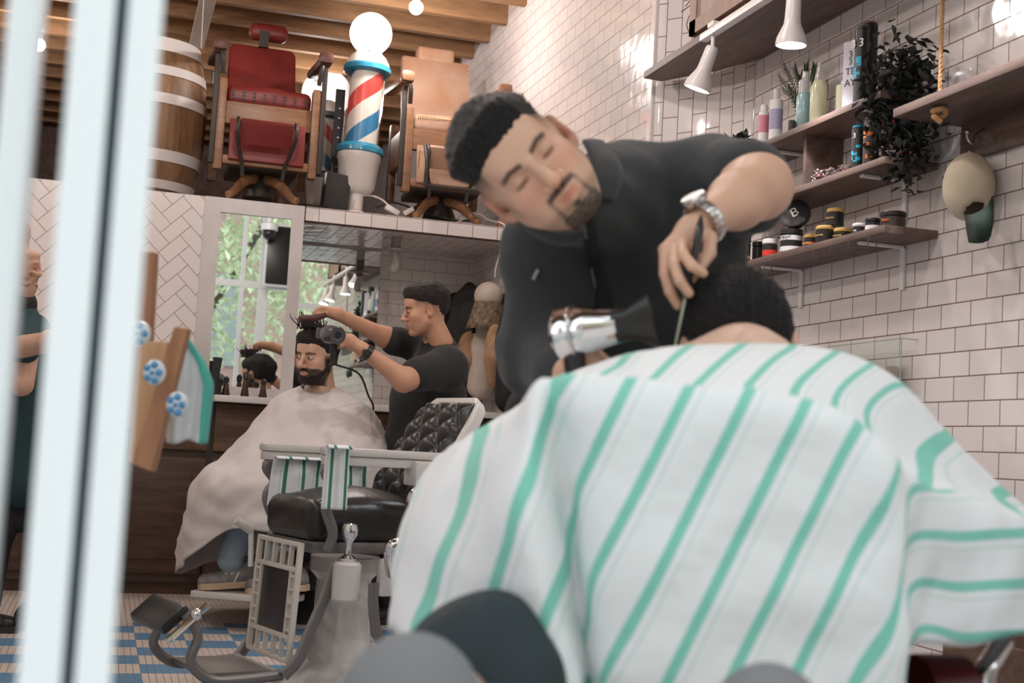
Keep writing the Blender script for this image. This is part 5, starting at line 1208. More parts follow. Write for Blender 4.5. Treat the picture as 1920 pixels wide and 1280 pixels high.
# comb in his hand
t = thing('tail_comb', 'black handled tail comb held pointing down by the front barber', 'comb', (0, 0, 0))
MB().tube(curve_pts([A3(1315, 405, 2.075), A3(1310, 440, 2.055), A3(1298, 500, 2.04), A3(1290, 545, 2.04)], 6), [.004, .006, .008, .010, .011, .012, .012, .012, .012, .012, .012, .011, .010, .009, .008, .007, .006, .005, .004], 10, flat=.55).build('handle', P_blk, t)
MB().tube([A3(1287, 545, 2.04), A3(1278, 590, 2.02), A3(1265, 652, 2.0)], [.0035, .003, .002], 8).build('metal_tail', mat('tail_olive', (.25, .24, .17), .3, metal=.7), t)
# chrome dryer
t = thing('hair_dryer', 'chrome hair dryer with a black flared nozzle held by the front barber', 'hair dryer', (0, 0, 0))
d0 = A3(1040, 628, 2.03); d1 = A3(1160, 610, 2.0); ax_ = (d1-d0)/np.linalg.norm(d1-d0); Rd = Vector([float(q) for q in ax_]).to_track_quat('Z', 'Y').to_matrix()
Ld = np.linalg.norm(d1-d0)
MB().lathe([(0, 0), (.030, .0), (.038, .006), (.040, .02), (.037, .034), (.039, .038), (.036, .055), (.030, Ld*.75), (.026, Ld), (0, Ld)], d0, Rd, 40).build('chrome_barrel', chrome, t)
MB().lathe([(.0395, .028), (.0405, .031), (.0395, .034)], d0, Rd, 40).build('vent_ring', steel_w, t)
q0 = d1; w_ = []
m = MB(); q1 = A3(1226, 602, 1.985); up_ = (A3(1212, 552, 1.985)-A3(1240, 652, 1.985)); up_ /= np.linalg.norm(up_); sd_ = np.cross(up_, ax_)
vs = []
for c_, hh, ww in ((d1-ax_*.004, .026, .026), (d1+ax_*.018, .024, .022), (q1, .043, .008)):
    for k in range(16): a = 2*PI*k/16; vs.append(c_+up_*hh*math.copysign(abs(math.cos(a))**.7, math.cos(a))+sd_*ww*math.copysign(abs(math.sin(a))**.7, math.sin(a)))
m.add(vs, [(r_*16+k, r_*16+(k+1) % 16, (r_+1)*16+(k+1) % 16, (r_+1)*16+k) for r_ in range(2) for k in range(16)]+[tuple(range(16)), tuple(range(32, 48))]); m.build('flared_nozzle', P_blk, t)
MB().tube(curve_pts([d0+ax_*.03-UP*.03, d0+ax_*.035-UP*.09, d0+ax_*.03-UP*.15], 5), [.017]*11, 12).build('handle', P_blk, t)

# ---------------- the customer seen from behind
PC = person('customer seen from behind with short black hair, head bowed, wrapped in the green striped cape', (2.0, -.95, 0))
MC = cam_frame((.12, -.80, -.62), (-1, -.08, -.05), AD(1388, 660, 2.07))
hc = head_sdf(neck=((-.03, 0, -.06), (-.10, 0, -.15)), nr=(.044, .048))
SK2 = (.74, .48, .36)
parts = [raw(hc, .004, colfn=face_paint(SK2, red=.3), M=MC)]
T = SDF(); nb2 = A3(1392, 690, 1.93); c2 = A3(1400, 800, 1.92); T.chain([A3(1390, 668, 1.99), nb2, c2, A3(1380, 1000, 1.90), A3(1380, 1150, 1.9)], [.045, .05, .13, .13, .14], .03); T.chain([A3(1190, 740, 1.96), nb2, A3(1600, 800, 1.95)], [.055, .05, .050], .03)
T.chain([A3(1190, 740, 1.96), A3(1010, 900, 2.02), A3(1150, 960, 2.3)], [.055, .045, .035], .03); T.chain([A3(1600, 800, 1.95), A3(1770, 985, 1.97), A3(1560, 1000, 2.3)], [.055, .045, .035], .03)
parts.append(raw(T, .014, colfn=armcol(SK2))); joined('body', parts, skin_m, PC)
hair_mesh('hair', PC, MC, hair_blk, top=.012, front=.008, side=.010, hl=lambda x, ay: np.where(x > .0, .045+.55*np.clip(x-.04, 0, 1), -.060+1.0*np.clip(x+.085, 0, .2)-1.3*np.clip(ay-.012, 0, .05)), amp=.003, lump=.005)
TR = SDF(); h2 = A3(1380, 1150, 1.9)
for s in (-1, 1): u = h2+np.array((.05, s*.09, 0)); kn2 = np.array((h2[0]+.50, h2[1]-.18+s*.14, .52)); TR.chain([u, kn2, np.array((kn2[0]+.10, kn2[1], .12))], [.085, .06, .05], .04)
sdf_mesh('trousers', TR, .02, black_trouser, PC)
for s in (-1, 1): shoe(PC, (h2[0]+.60, h2[1]-.18+s*.14, .06), (1, -.3, 0), P_blk)

# ---------------- the rear barber in profile
PR = person('rear barber in a black t-shirt seen in profile before the mirror', (6.6, -1.2, 0))
SK3 = (.60, .32, .205)
MR = cam_frame((-1, -.10, .22), (.22, 0, 1), AD(798, 585, 6.45))
parts = [raw(head_sdf(jaw=1.1, full=1.1, nose=1.0, neck=((-.03, 0, -.06), (-.06, 0, -.15))), .0045, colfn=face_paint(SK3, red=.5, fade=.9), M=MR)]
L = SDF(); s1 = A3(838, 690, 6.38); e1 = A3(757, 712, 6.12); w1 = A3(680, 655, 6.05); hn = A3(655, 640, 6.05)
L.chain([s1, e1], [.062, .055], .02); L.chain([e1, w1], [.050, .030], .03); L.cap(w1, hn, .028, .03, .02); L.ell(hn, .034, k=.02)
for k in range(4): finger_sdf(L, [A3(650, 632+4.2*k, 6.05), A3(640, 636+4.2*k, 5.99), A3(634, 640+4*k, 6.03)], .0095)
finger_sdf(L, [A3(655, 635, 6.05), A3(645, 628, 6.05), A3(636, 626, 6.04)], .011)
parts.append(raw(L, .008, colfn=armcol(SK3)))
L = SDF(); s2 = A3(790, 650, 6.75); e2 = A3(722, 632, 6.62); w2 = A3(632, 588, 6.45); h2_ = A3(607, 583, 6.42)
L.chain([s2, e2], [.058, .052], .02); L.chain([e2, w2], [.047, .029], .03); L.cap(w2, h2_, .028, .028, .02)
for k in range(4): finger_sdf(L, [A3(612, 578+4*k, 6.41), A3(600, 577+5*k, 6.37), A3(590, 584+4.5*k, 6.38)], .0095)
finger_sdf(L, [A3(612, 588, 6.40), A3(600, 592, 6.36), A3(592, 594, 6.38)], .010)
parts.append(raw(L, .008, colfn=armcol(SK3)))
ch3 = A3(805, 745, 6.55); be3 = A3(795, 850, 6.55); hp3 = A3(790, 920, 6.6)
T = SDF(); T.chain([A3(815, 640, 6.5), ch3, be3, hp3], [.06, .13, .14, .13], .06); T.cap(s1, s2, .06, .06, .05); parts.append(raw(T, .018, colfn=armcol(SK3)))
joined('body', parts, skin_m, PR)
hair_mesh('hair', PR, MR, hair_brn, top=.028, front=0, side=.009, quiff=.002, hl=lambda x, ay: np.where(x > .0, .046+.34*np.clip(x-.02, 0, 1), .046+.9*x), h=.005)
eyes(PR, MR, (1, 0, -.3), .7, dx=.002)
tee = mat('black_tee', (.022, .021, .021), .9, bump=.2, bscale=30, sheen=.1)
SH3 = SDF(); SH3.chain([A3(820, 655, 6.52), ch3, be3, A3(790, 900, 6.6)], [.09, .175, .19, .185], .06); SH3.chain([A3(830, 672, 6.5), s1, A3(780, 703, 6.2)], [.08, .095, .082], .05); SH3.chain([A3(815, 670, 6.6), s2, A3(740, 640, 6.64)], [.08, .08, .074], .05)
sdf_mesh('t_shirt', SH3, .013, tee, PR, disp=lambda V: .007*sn(V*np.array((1, 1, .7)), 18, 3))
TR = SDF(); hz = hp3*np.array((1, 1, 0))
for s in (-1, 1): TR.chain([hp3+np.array((0, s*.09, 0)), hz+np.array((.0, s*.11, .5)), hz+np.array((0, s*.12, .1))], [.12, .085, .065], .05)
sdf_mesh('trousers', TR, .025, black_trouser, PR)
for s in (-1, 1): shoe(PR, hz+np.array((-.03, s*.12, 0)), (-.5, .85, 0), P_blk)
m = MB(); R = Vector([float(q) for q in (w1-e1)]).to_track_quat('Z', 'Y').to_matrix(); wq = w1*.9+e1*.1
m.lathe([(.036, -.014), (.039, -.012), (.039, .012), (.036, .014)], wq, R, 28); m.box(wq-FW*.036-UP*.004, (.034, .034, .038), None, .006); m.build('black_watch', P_blk, PR)
t = thing('hair_dryer', 'dark grey hair dryer held by the rear barber above the seated man', 'hair dryer', (0, 0, 0))
a = A3(634, 629, 5.97); b = A3(585, 622, 6.2); ax2 = (b-a)/np.linalg.norm(b-a); Rq = Vector([float(q) for q in ax2]).to_track_quat('Z', 'Y').to_matrix()
MB().lathe([(.016, .004), (.022, 0), (.038, 0), (.042, .01), (.042, .10), (.036, .115), (.018, .12), (.018, .105), (.016, .105)], a, Rq, 32).build('dryer_barrel', mat('dark_grey_plastic', (.07, .065, .07), .3, coat=.3), t); MB().lathe([(0, .006), (.017, .006)], a, Rq, 24).build('intake', P_blk, t)
m = MB(); m.box(a+ax2*.165, (.020, .05, .10), Rq, .006); m.build('nozzle', P_blk, t); MB().tube([a+ax2*.05-UP*.03, a+ax2*.045-UP*.13], .016, 10).build('handle', P_blk, t)
tag(MB().tube(curve_pts([a+ax2*.045-UP*.13, A3(672, 700, 6.1), A3(690, 740, 6.4), A3(700, 765, 6.8), A3(690, 800, 7.2)], 8), .005, 6).build('cable', cab_b), 'black power cable dangling from the rear barber\'s dryer', 'cable')
t = thing('hair_brush', 'dark brown brush held over the seated man\'s hair', 'brush', (0, 0, 0))
MB().tube([A3(612, 590, 6.36), A3(588, 597, 6.33), A3(560, 597, 6.31)], [.012, .018, .016], 10, flat=.6).build('brush_body', mat('brush_wood', (.10, .035, .028), .4), t)
m = MB()
for k in range(14): p = A3(562+3*k, 600, 6.31); m.tube([p, p-UP*.03], .0025, 5)
o = m.build('bristles', P_blk, t); o['kind'] = 'stuff'

# ---------------- the seated man
PS = person('bearded man seated in an off-white cape, looking towards the camera', (6.6, -.55, 0))
SK4 = (.66, .40, .28)
MS = cam_frame((-.50, -.04, .86), (.86, -.05, .5), AD(594, 672, 6.45)) @ Matrix.Scale(1.06, 4)
parts = [raw(head_sdf(jaw=1.02, neck=((-.03, 0, -.06), (-.05, 0, -.17))), .004, colfn=face_paint(SK4, beard=1, red=.5), M=MS)]
T = SDF(); T.chain([A3(598, 735, 6.48), A3(605, 790, 6.55), A3(600, 900, 6.6), A3(600, 960, 6.55)], [.055, .12, .13, .14], .05); T.chain([A3(540, 765, 6.6), A3(600, 745, 6.5), A3(680, 790, 6.5)], [.05, .06, .055], .05)
T.chain([A3(540, 765, 6.6), A3(490, 860, 6.5), A3(500, 890, 6.2)], [.05, .042, .035], .03); T.chain([A3(680, 790, 6.5), A3(700, 880, 6.3), A3(600, 890, 6.05)], [.05, .042, .035], .03)
parts.append(raw(T, .018, colfn=armcol(SK4))); joined('body', parts, skin_m, PS)
hair_mesh('hair', PS, MS, hair_blk, top=.026, front=0, side=.010, quiff=.003, hl=lambda x, ay: np.where(x > .0, .010+.36*np.clip(x-.02, 0, 1)+.032*sstep(.02, .035, x), .01+.9*x), h=.0045, lump=.008)
m = MB(); rr = random.Random(5)
for k in range(46):
    b0 = Vector((rr.uniform(-.02, .09), rr.uniform(-.05, .05), .135)); e = b0+Vector((rr.uniform(-.02, .05), rr.uniform(-.03, .03), rr.uniform(.03, .085))); m.tube(curve_pts([MS@b0, MS@((b0+e)/2+Vector((rr.uniform(-.01, .02), rr.uniform(-.01, .01), .01))), MS@e], 3), [.003, .003, .0026, .0024, .002, .0016, .001], 5)
o = m.build('lifted_locks', hair_blk, PS); o['kind'] = 'stuff'
eyes(PS, MS, (.86, -.45, .05), .95, dx=.0035)
BS = SDF(); BS.ell((.066, 0, -.092), (.030, .036, .024), k=.015)
for s in (-1, 1): BS.cap((.008, s*.066, .0), (.012, s*.062, -.04), .008, .013, .02); BS.cap((.010, s*.060, -.042), (.058, s*.030, -.090), .014, .022, .02); BS.cap((.03, s*.052, -.05), (.065, s*.034, -.066), .010, .010, .02)
for s in (-1, 1): BS.cap((.097, s*.004, -.044), (.086, s*.026, -.056), .0052, .005, .004)
def beard_fn(P, d): x, y, z = P[..., 0], P[..., 1], P[..., 2]; return np.maximum(d, -(np.sqrt(((x-.098)/1.4)**2+(y/1.35)**2+(z+.0615)**2)-.0135)*1)
o = sdf_mesh('beard', BS, .004, hair_brn, PS, fn=beard_fn, disp=lambda V: .0016*sn(V, 260, 2)); o.matrix_world = MS
jeans = mat('blue_jeans', (.30, .38, .44), .85, bump=.25, bscale=60, var=.3, vscale=6)
TR = SDF(); ka = A3(470, 915, 6.05); kb = A3(540, 925, 5.95); aa = A3(432, 1052, 6.0); ab = A3(520, 1060, 5.95)
TR.chain([A3(590, 950, 6.55), ka, aa], [.10, .075, .058], .04); TR.chain([A3(620, 960, 6.5), kb, ab], [.10, .075, .058], .04)
sdf_mesh('jeans', TR, .012, jeans, PS, disp=lambda V: .006*sn(V*np.array((1, 1, 2)), 24))
sneaker = mat('grey_sneaker', (.24, .22, .21), .6, var=.4, vscale=25); gum = mat('gum_sole', (.50, .36, .24), .6)
for q, pz in ((A3(440, 1088, 6.0), 0), (A3(528, 1096, 5.95), 0)):
    o = shoe(PS, q-np.array((0, 0, .03)), -RT*.9-FW*.35, sneaker, .30, 'sneaker', gum)
    m = MB(); sdir = np.cross(UP, -RT*.9-FW*.35); sdir /= np.linalg.norm(sdir); sdir = sdir if sdir@FW < 0 else -sdir
    for k in range(3): c_ = q-RT*(.0+.028*k)+sdir*.041+UP*.02; m.tube([c_-UP*.025-RT*.012, c_+UP*.022+RT*.012], .004, 6)
    m.build('side_stripes', P_white, o)

# ---------------- barber glimpsed between the window bars
PL = person('barber in a dark teal shirt glimpsed between the white window bars at the far left', (5.6, .95, 0))
ML = cam_frame((.85, -.25, .35), (-.35, 0, .85), AD(30, 512, 5.6))
parts = [raw(head_sdf(), .006, colfn=face_paint(SK4, red=.4, fade=.8), M=ML)]
L = SDF(); L.chain([A3(50, 640, 5.5), A3(40, 720, 5.4)], [.055, .05], .02); L.chain([A3(40, 650, 5.35), A3(95, 640, 5.2), A3(150, 622, 5.1)], [.046, .04, .028], .03); L.ell(A3(162, 618, 5.1), .035, k=.02); parts.append(raw(L, .01, colfn=armcol(SK4)))
T = SDF(); T.chain([A3(28, 560, 5.62), A3(30, 660, 5.65), A3(40, 850, 5.65)], [.06, .13, .14], .05); parts.append(raw(T, .02, colfn=armcol(SK4))); joined('body', parts, skin_m, PL)
hair_mesh('hair', PL, ML, hair_blk, top=.02, side=.006, hl=lambda x, ay: np.where(x > .0, .045+.5*np.clip(x-.02, 0, 1), .045+.9*x), h=.007)
teal = mat('dark_teal_shirt', (.025, .055, .065), .85, bump=.2)
S = SDF(); S.chain([A3(28, 590, 5.62), A3(35, 670, 5.65), A3(45, 800, 5.65), A3(48, 880, 5.65)], [.09, .17, .165, .17], .05); S.cap(A3(60, 620, 5.55), A3(45, 650, 5.42), .075, .07, .04); sdf_mesh('shirt', S, .016, teal, PL, disp=lambda V: .006*sn(V, 20))
TR = SDF(); hz = A3(50, 850, 5.65)*np.array((1, 1, 0))
for s in (-1, 1): TR.chain([hz+np.array((0, s*.08, .85)), hz+np.array((0, s*.10, .45)), hz+np.array((0, s*.11, .1))], [.11, .08, .06], .05)
sdf_mesh('trousers', TR, .025, black_trouser, PL)
for s in (-1, 1): shoe(PL, hz+np.array((0, s*.11, 0)), (-.5, -.85, 0), P_blk)

# ---------------- people waiting right by the window, heads only in the frame
def kid(label, px, py, d, capm, g=1.0, tilt=0):
    c = A3(px, py, d); t = person(label, (c[0], c[1], 0)); Mk = cam_frame((.35, -.25+tilt, -.9), (-1, .12, -.35), c) @ Matrix.Scale(g, 4)
    parts = [raw(head_sdf(neck=((-.03, 0, -.06), (-.05, 0, -.14))), .006, colfn=face_paint(SK2, red=.3), M=Mk)]
    T = SDF(); T.chain([c-UP*.16*g, c*np.array((1, 1, 0))+np.array((.0, 0, c[2]-.36)), c*np.array((1, 1, 0))+np.array((0, 0, max(.12, c[2]-.62)))], [.05*g, .09*g, .11*g], .05); T.cap(c-UP*.25*g-RT*.11*g, c-UP*.25*g+RT*.11*g, .045*g, .045*g, .05); parts.append(raw(T, .02, colfn=armcol(SK2)))
    joined('body', parts, skin_m, t); return t, Mk, c
cap_blk = mat('slate_black_cap', (.022, .032, .037), .8, var=.3, vscale=5, vcol=(.035, .05, .058), bump=.15); cap_gry = mat('grey_knit', (.22, .22, .23), .95, bump=.3, bscale=120)
grey_top = mat('grey_jumper', (.20, .20, .21), .95)
def jumper(t, c, m):
    S = SDF(); S.chain([c-UP*.20, c*np.array((1, 1, 0))+np.array((0, 0, c[2]-.34)), c*np.array((1, 1, 0))+np.array((0, 0, max(.1, c[2]-.62)))], [.075, .135, .14], .05); S.cap(c-UP*.25-RT*.13, c-UP*.25+RT*.13, .06, .06, .05); sdf_mesh('jumper', S, .02, m, t)
t, Mk, c = kid('person seated low in the foreground wearing a black baseball cap seen from behind', 893, 1345, 1.40, cap_blk, g=.97, tilt=-.35); jumper(t, c, black_cloth)
S = SDF(); S.ell((-.008, 0, .03), (.112, .090, .104)); S.ell((.02, 0, .005), (.11, .085, .05), k=.03)
def capfn(P, d):
    x, y, z = P[..., 0], P[..., 1], P[..., 2]; shell = np.maximum(d, -(d+.011)); cut = -.028+.0*x; hole = np.sqrt(((y)/1.1)**2+((z+.030)/1.0)**2)-.058
    return np.maximum(np.maximum(shell, (cut-z)), np.where(x < 0, -hole, -1))
o = sdf_mesh('baseball_cap', S, .0045, cap_blk, t, fn=capfn, disp=lambda V: .003*np.sin(V[:, 1]*60+V[:, 2]*25)+.002*sn(V, 45, 2)); o.matrix_world = Mk
m = MB(); m.tube([(-.108*math.cos(a)-.004, .092*math.sin(a), -.028) for a in np.linspace(-1.2, 1.2, 14)], .009, 8, flat=.35); o2 = m.build('cap_strap', cap_blk, t); o2.matrix_world = Mk
G = np.array([[(.10*math.cos(a)*r_, .085*math.sin(a)*(1+(r_-1)*.3), -.015-.03*(r_-1)*math.cos(a)) for r_ in (1, 1.25, 1.5, 1.7)] for a in np.linspace(-1.1, 1.1, 12)]); o3 = grid_mesh('cap_peak', G, cap_blk, t, thick=.004); o3.matrix_world = Mk
def beanie(t, Mk, m, g=1.0):
    S = SDF(); S.ell((-.008, 0, .035), (.115*g, .094*g, .112*g)); o = sdf_mesh('knitted_hat', S, .007, m, t, fn=lambda P, d: np.maximum(d, (-.03-P[..., 2])), disp=lambda V: .002*sn(V, 50)); o.matrix_world = Mk
t, Mk, c = kid('blurred person in a grey knitted hat at the bottom edge, left of the black cap', 758, 1400, 1.15, cap_gry, g=.66, tilt=-.1); beanie(t, Mk, cap_gry); jumper(t, c, grey_top)
t, Mk, c = kid('person whose grey hat crown just shows at the bottom edge before the striped cape', 1430, 1437, 1.15, cap_gry, g=.62, tilt=-.1); beanie(t, Mk, cap_gry, .95); jumper(t, c, grey_top)
# ================================================================ capes
def net_surface(name, cols, m, parent=None, sub=10, closed=False, fold=.004, seed=0, thick=.0025, foldf=30, uvs=True):
    """cols: list of columns of (px, py, dist, stripe coordinate)"""
    A = np.array([[list(AD(p[0], p[1], p[2]))+[p[3]] for p in c] for c in cols], float)        # nc x nr x 4
    def cr(P, closed):
        n = len(P)
        if closed: E = np.concatenate([P[-1:], P, P[:2]])
        else: E = np.concatenate([2*P[:1]-P[1:2], P, 2*P[-1:]-P[-2:-1]])
        out = []
        for i in range(n if closed else n-1):
            a, b, c, d = E[i:i+4]
            for k in range(sub): t = k/sub; out.append(.5*((2*b)+(-a+c)*t+(2*a-5*b+4*c-d)*t*t+(-a+3*b-3*c+d)*t**3))
        if not closed: out.append(P[-1])
        return np.array(out)
    B = cr(A, closed); B = cr(B.transpose(1, 0, 2), False).transpose(1, 0, 2)
    G = B[:, :, :3]; du = np.gradient(G, axis=0); dv = np.gradient(G, axis=1); N = np.cross(du, dv); N /= np.linalg.norm(N, axis=2)[..., None]+1e-9
    vv = np.linspace(0, 1, G.shape[1])[None, :]
    amp = fold*sstep(.02, .4, vv)
    G = G+N*(amp*(sn(G*np.array((1, 1, .45)), foldf, seed, 3)+.6*sn(G, foldf*2.1, seed+5, 2)))[..., None]
    UV = np.stack([B[:, :, 3], np.broadcast_to(vv, B.shape[:2])], -1)
    if closed: UV = UV
    return grid_mesh(name, G, m, parent, uv=UV, thick=thick, closed_u=closed)
cape_m = stripe_mat('cape_stripes', green=(.24, .64, .52), base=(.88, .885, .89))
C0 = (1000+.31*800)/117-(1700+.5*900)/117
def uC(px, py): return (px+.5*py)/117
def uL(px, py): return (1000+.5*800)/117+(px-1000+.31*(py-800))/112
def uR(px, py): return .6+(1700+.5*900)/117+(py-900)/95+(px-1700)*.0006
def uT(px, py): return (px+1.15*py)/96-8.1
def c4(l, fs): return [(x, y, d, f(x, y)) for (x, y, d), f in zip(l, fs)]
T_, L_, M_, R_ = uT, uL, uC, uR
T2 = lambda x, y: 18.9+((x-1752)*.45+.5*(y-790))/100
cols = [
 c4([(1345, 652, 2.10), (1180, 760, 2.20), (1050, 850, 2.30), (930, 930, 2.35), (850, 1000, 2.30), (800, 1120, 2.25), (790, 1250, 2.2)], [T_, T_, T_, L_, L_, L_, L_]),
 c4([(1325, 650, 2.04), (1150, 692, 2.10), (1010, 762, 2.12), (890, 830, 2.10), (800, 900, 2.05), (745, 1040, 2.0), (735, 1200, 1.95)], [T_, T_, T_, L_, L_, L_, L_]),
 c4([(1322, 647, 1.99), (1130, 682, 2.0), (1020, 735, 1.95), (920, 800, 1.88), (850, 850, 1.82), (775, 990, 1.76), (735, 1180, 1.72)], [T_, T_, L_, L_, L_, L_, L_]),
 c4([(1325, 645, 1.95), (1130, 680, 1.90), (1050, 715, 1.78), (980, 770, 1.66), (930, 810, 1.58), (870, 1000, 1.52), (860, 1300, 1.50)], [T_, T_, L_, L_, L_, L_, L_]),
 c4([(1335, 645, 1.92), (1180, 664, 1.84), (1100, 705, 1.70), (1040, 760, 1.58), (1000, 728, 1.485), (985, 960, 1.415), (1060, 1330, 1.40)], [T_, T_, T_, L_, L_, L_, L_]),
 c4([(1350, 645, 1.915), (1210, 660, 1.82), (1140, 702, 1.69), (1080, 770, 1.57), (1036, 718, 1.478), (1062, 960, 1.485), (1112, 1340, 1.475)], [T_, T_, T_, L_, L_, L_, L_]),
 c4([(1365, 645, 1.91), (1240, 655, 1.80), (1180, 700, 1.68), (1120, 780, 1.56), (1090, 706, 1.455), (1118, 960, 1.43), (1150, 1360, 1.42)], [T_, T_, T_, M_, M_, M_, M_]),
 c4([(1400, 645, 1.90), (1350, 652, 1.78), (1310, 710, 1.66), (1290, 790, 1.54), (1270, 722, 1.435), (1250, 980, 1.41), (1240, 1370, 1.40)], [T_, T_, T_, M_, M_, M_, M_]),
 c4([(1430, 645, 1.91), (1480, 652, 1.79), (1450, 720, 1.65), (1430, 810, 1.53), (1440, 738, 1.425), (1420, 1000, 1.40), (1400, 1370, 1.39)], [T_, T_, T_, M_, M_, M_, M_]),
 c4([(1458, 647, 1.93), (1590, 668, 1.81), (1560, 740, 1.66), (1560, 850, 1.53), (1580, 772, 1.425), (1600, 1010, 1.40), (1590, 1370, 1.39)], [T_, T_, T_, M_, M_, M_, M_]),
 c4([(1476, 649, 1.96), (1680, 712, 1.83), (1660, 790, 1.68), (1660, 900, 1.55), (1672, 845, 1.435), (1695, 1040, 1.41), (1690, 1330, 1.40)], [T_, T_, T_, M_, M_, M_, M_]),
 c4([(1485, 651, 1.99), (1752, 790, 1.86), (1740, 850, 1.72), (1730, 915, 1.58), (1716, 905, 1.47), (1712, 1060, 1.44), (1708, 1212, 1.43)], [T2, T2, T2, R_, R_, R_, R_]),
 c4([(1488, 653, 2.04), (1850, 890, 1.90), (1840, 915, 1.78), (1830, 935, 1.66), (1800, 935, 1.56), (1810, 1070, 1.53), (1815, 1212, 1.52)], [T2, T2, T2, R_, R_, R_, R_]),
 c4([(1480, 655, 2.10), (1935, 965, 2.0), (1940, 975, 1.85), (1935, 985, 1.72), (1930, 985, 1.64), (1940, 1080, 1.62), (1935, 1185, 1.61)], [T2, T2, T2, R_, R_, R_, R_]),
 c4([(1462, 660, 2.14), (1960, 1010, 2.2), (2010, 1030, 2.05), (2030, 1050, 1.95), (2030, 1060, 1.9), (2040, 1120, 1.9), (2035, 1180, 1.9)], [T2, T2, T2, R_, R_, R_, R_]),
]
o = net_surface('striped_cape', cols, cape_m, sub=9, fold=.0055, foldf=16)
tag(o, 'large white cape with green stripes covering the front customer and his chair back', 'cape')
# the chair hidden beneath it
FC = thing('barber_chair', 'barber chair hidden under the big striped cape, its chrome peeking out at lower right', 'barber chair', (0, 0, 0))
def w3(px, py, d): return AD(px, py, d)
S = SDF(); bl, brr = w3(1130, 850, 1.56), w3(1560, 910, 1.55); dn = np.array((0, 0, -.25)); S.cap(bl, brr, .04, .04, .03); S.cap(bl+dn, brr+dn, .045, .045, .05); S.cap(bl, bl+dn, .04, .04, .05); S.cap(brr, brr+dn, .04, .04, .05); S.cap((bl+brr)/2, (bl+brr)/2+dn, .05, .05, .2)
sdf_mesh('backrest', S, .014, blk_l, FC)
sc_ = w3(1400, 1180, 1.88); sc_[2] = .52
S = SDF(); S.box(sc_, (.25, .24, .06), .05, R=Matrix.Rotation(-.45, 3, 'Z')); sdf_mesh('seat', S, .016, blk_l, FC)
for px in ((900, 860), (1790, 960)):
    a = w3(*px, 1.72 if px[0] < 1000 else 1.62); b = a+np.array((.42, -.2, -.02)); m = MB(); m.tube([a-np.array((0, 0, .04)), b-np.array((0, 0, .04))], .03, 10, flat=.7); m.build('armrest', enamel, FC)
MB().lathe([(0, 0), (.32, 0), (.33, .02), (.22, .07), (.12, .14), (.10, .38), (.14, .40), (.14, .46), (0, .46)], (sc_[0], sc_[1], 0), n=40).build('pedestal', enamel, FC)
MB().tube(curve_pts([w3(1880, 1205, 1.75), w3(1862, 1235, 1.72), w3(1848, 1262, 1.70), w3(1845, 1330, 1.70)], 6), .014, 12).build('chrome_bracket', chrome, FC)
m = MB(); m.tube([w3(1715, 1300, 1.7), w3(1800, 1300, 1.72)], .05, 14); m.build('red_roller', mat('dark_red', (.14, .012, .016), .4), FC)
MB().lathe([(0, 0), (.012, .0), (.014, .01), (.008, .02), (0, .022)], w3(1802, 1285, 1.66), Matrix.Rotation(PI, 3, 'Y'), 20).build('copper_knob', MATS['copper'], FC)
t = thing('side_cabinet', 'brown wooden cabinet by the wall behind the chair at lower right', 'cabinet', (2.55, -2.3, 0)); MB().box((0, 0, .25), (.9, .42, .5), bev=.01).build('carcass', w_mid, t); MB().box((0, .215, .25), (.8, .02, .42), bev=.006).build('door', w_mid, t)

# off-white cape on the seated man
speck = mat('speckled_cape', (.66, .60, .575), .85, var=.5, vscale=160, vcol=(.60, .54, .52), bump=.3, bscale=10)
Z_ = lambda l: [(x, y, d, 0) for x, y, d in l]
cols = [Z_(c) for c in (
 [(566, 722, 6.58), (530, 742, 6.72), (500, 785, 6.78), (468, 840, 6.78), (440, 900, 6.75), (420, 980, 6.75), (410, 1050, 6.7)],
 [(566, 727, 6.48), (522, 748, 6.50), (478, 800, 6.45), (430, 850, 6.40), (375, 895, 6.32), (345, 975, 6.30), (333, 1075, 6.28)],
 [(574, 733, 6.42), (545, 768, 6.33), (505, 825, 6.20), (455, 868, 6.05), (402, 902, 5.95), (372, 985, 5.92), (362, 1040, 5.92)],
 [(590, 737, 6.40), (580, 785, 6.25), (560, 845, 6.08), (520, 872, 5.92), (465, 905, 5.83), (438, 960, 5.82), (432, 992, 5.82)],
 [(606, 736, 6.40), (625, 785, 6.25), (625, 845, 6.10), (590, 878, 5.92), (545, 910, 5.83), (520, 960, 5.82), (515, 998, 5.82)],
 [(618, 731, 6.43), (665, 772, 6.33), (685, 830, 6.22), (680, 880, 6.10), (660, 930, 6.0), (650, 980, 5.95), (648, 1010, 5.95)],
 [(625, 725, 6.50), (690, 765, 6.45), (716, 815, 6.42), (730, 880, 6.40), (735, 940, 6.4), (735, 990, 6.4), (735, 1020, 6.4)],
 [(622, 720, 6.60), (685, 765, 6.62), (715, 820, 6.70), (730, 880, 6.75), (735, 940, 6.75), (735, 990, 6.75), (735, 1020, 6.75)],
 [(596, 716, 6.66), (610, 755, 6.80), (612, 810, 6.90), (612, 880, 6.92), (610, 940, 6.9), (610, 990, 6.9), (610, 1020, 6.9)])]
o = net_surface('white_cape', cols, speck, sub=8, closed=True, fold=.014, foldf=17, thick=.004); tag(o, 'off-white cape spread over the seated bearded man', 'cape')
m = MB(); R = Vector([float(q) for q in UP]).to_track_quat('Z', 'Y').to_matrix(); 
o = MB().lathe([(.062, -.012), (.064, 0), (.060, .014), (.056, .012), (.056, -.01)], AD(595, 728, 6.50), R, n=32).build('neck_band', mat('neck_paper', (.70, .66, .63), .8)); o.parent = bpy.data.objects['white_cape']
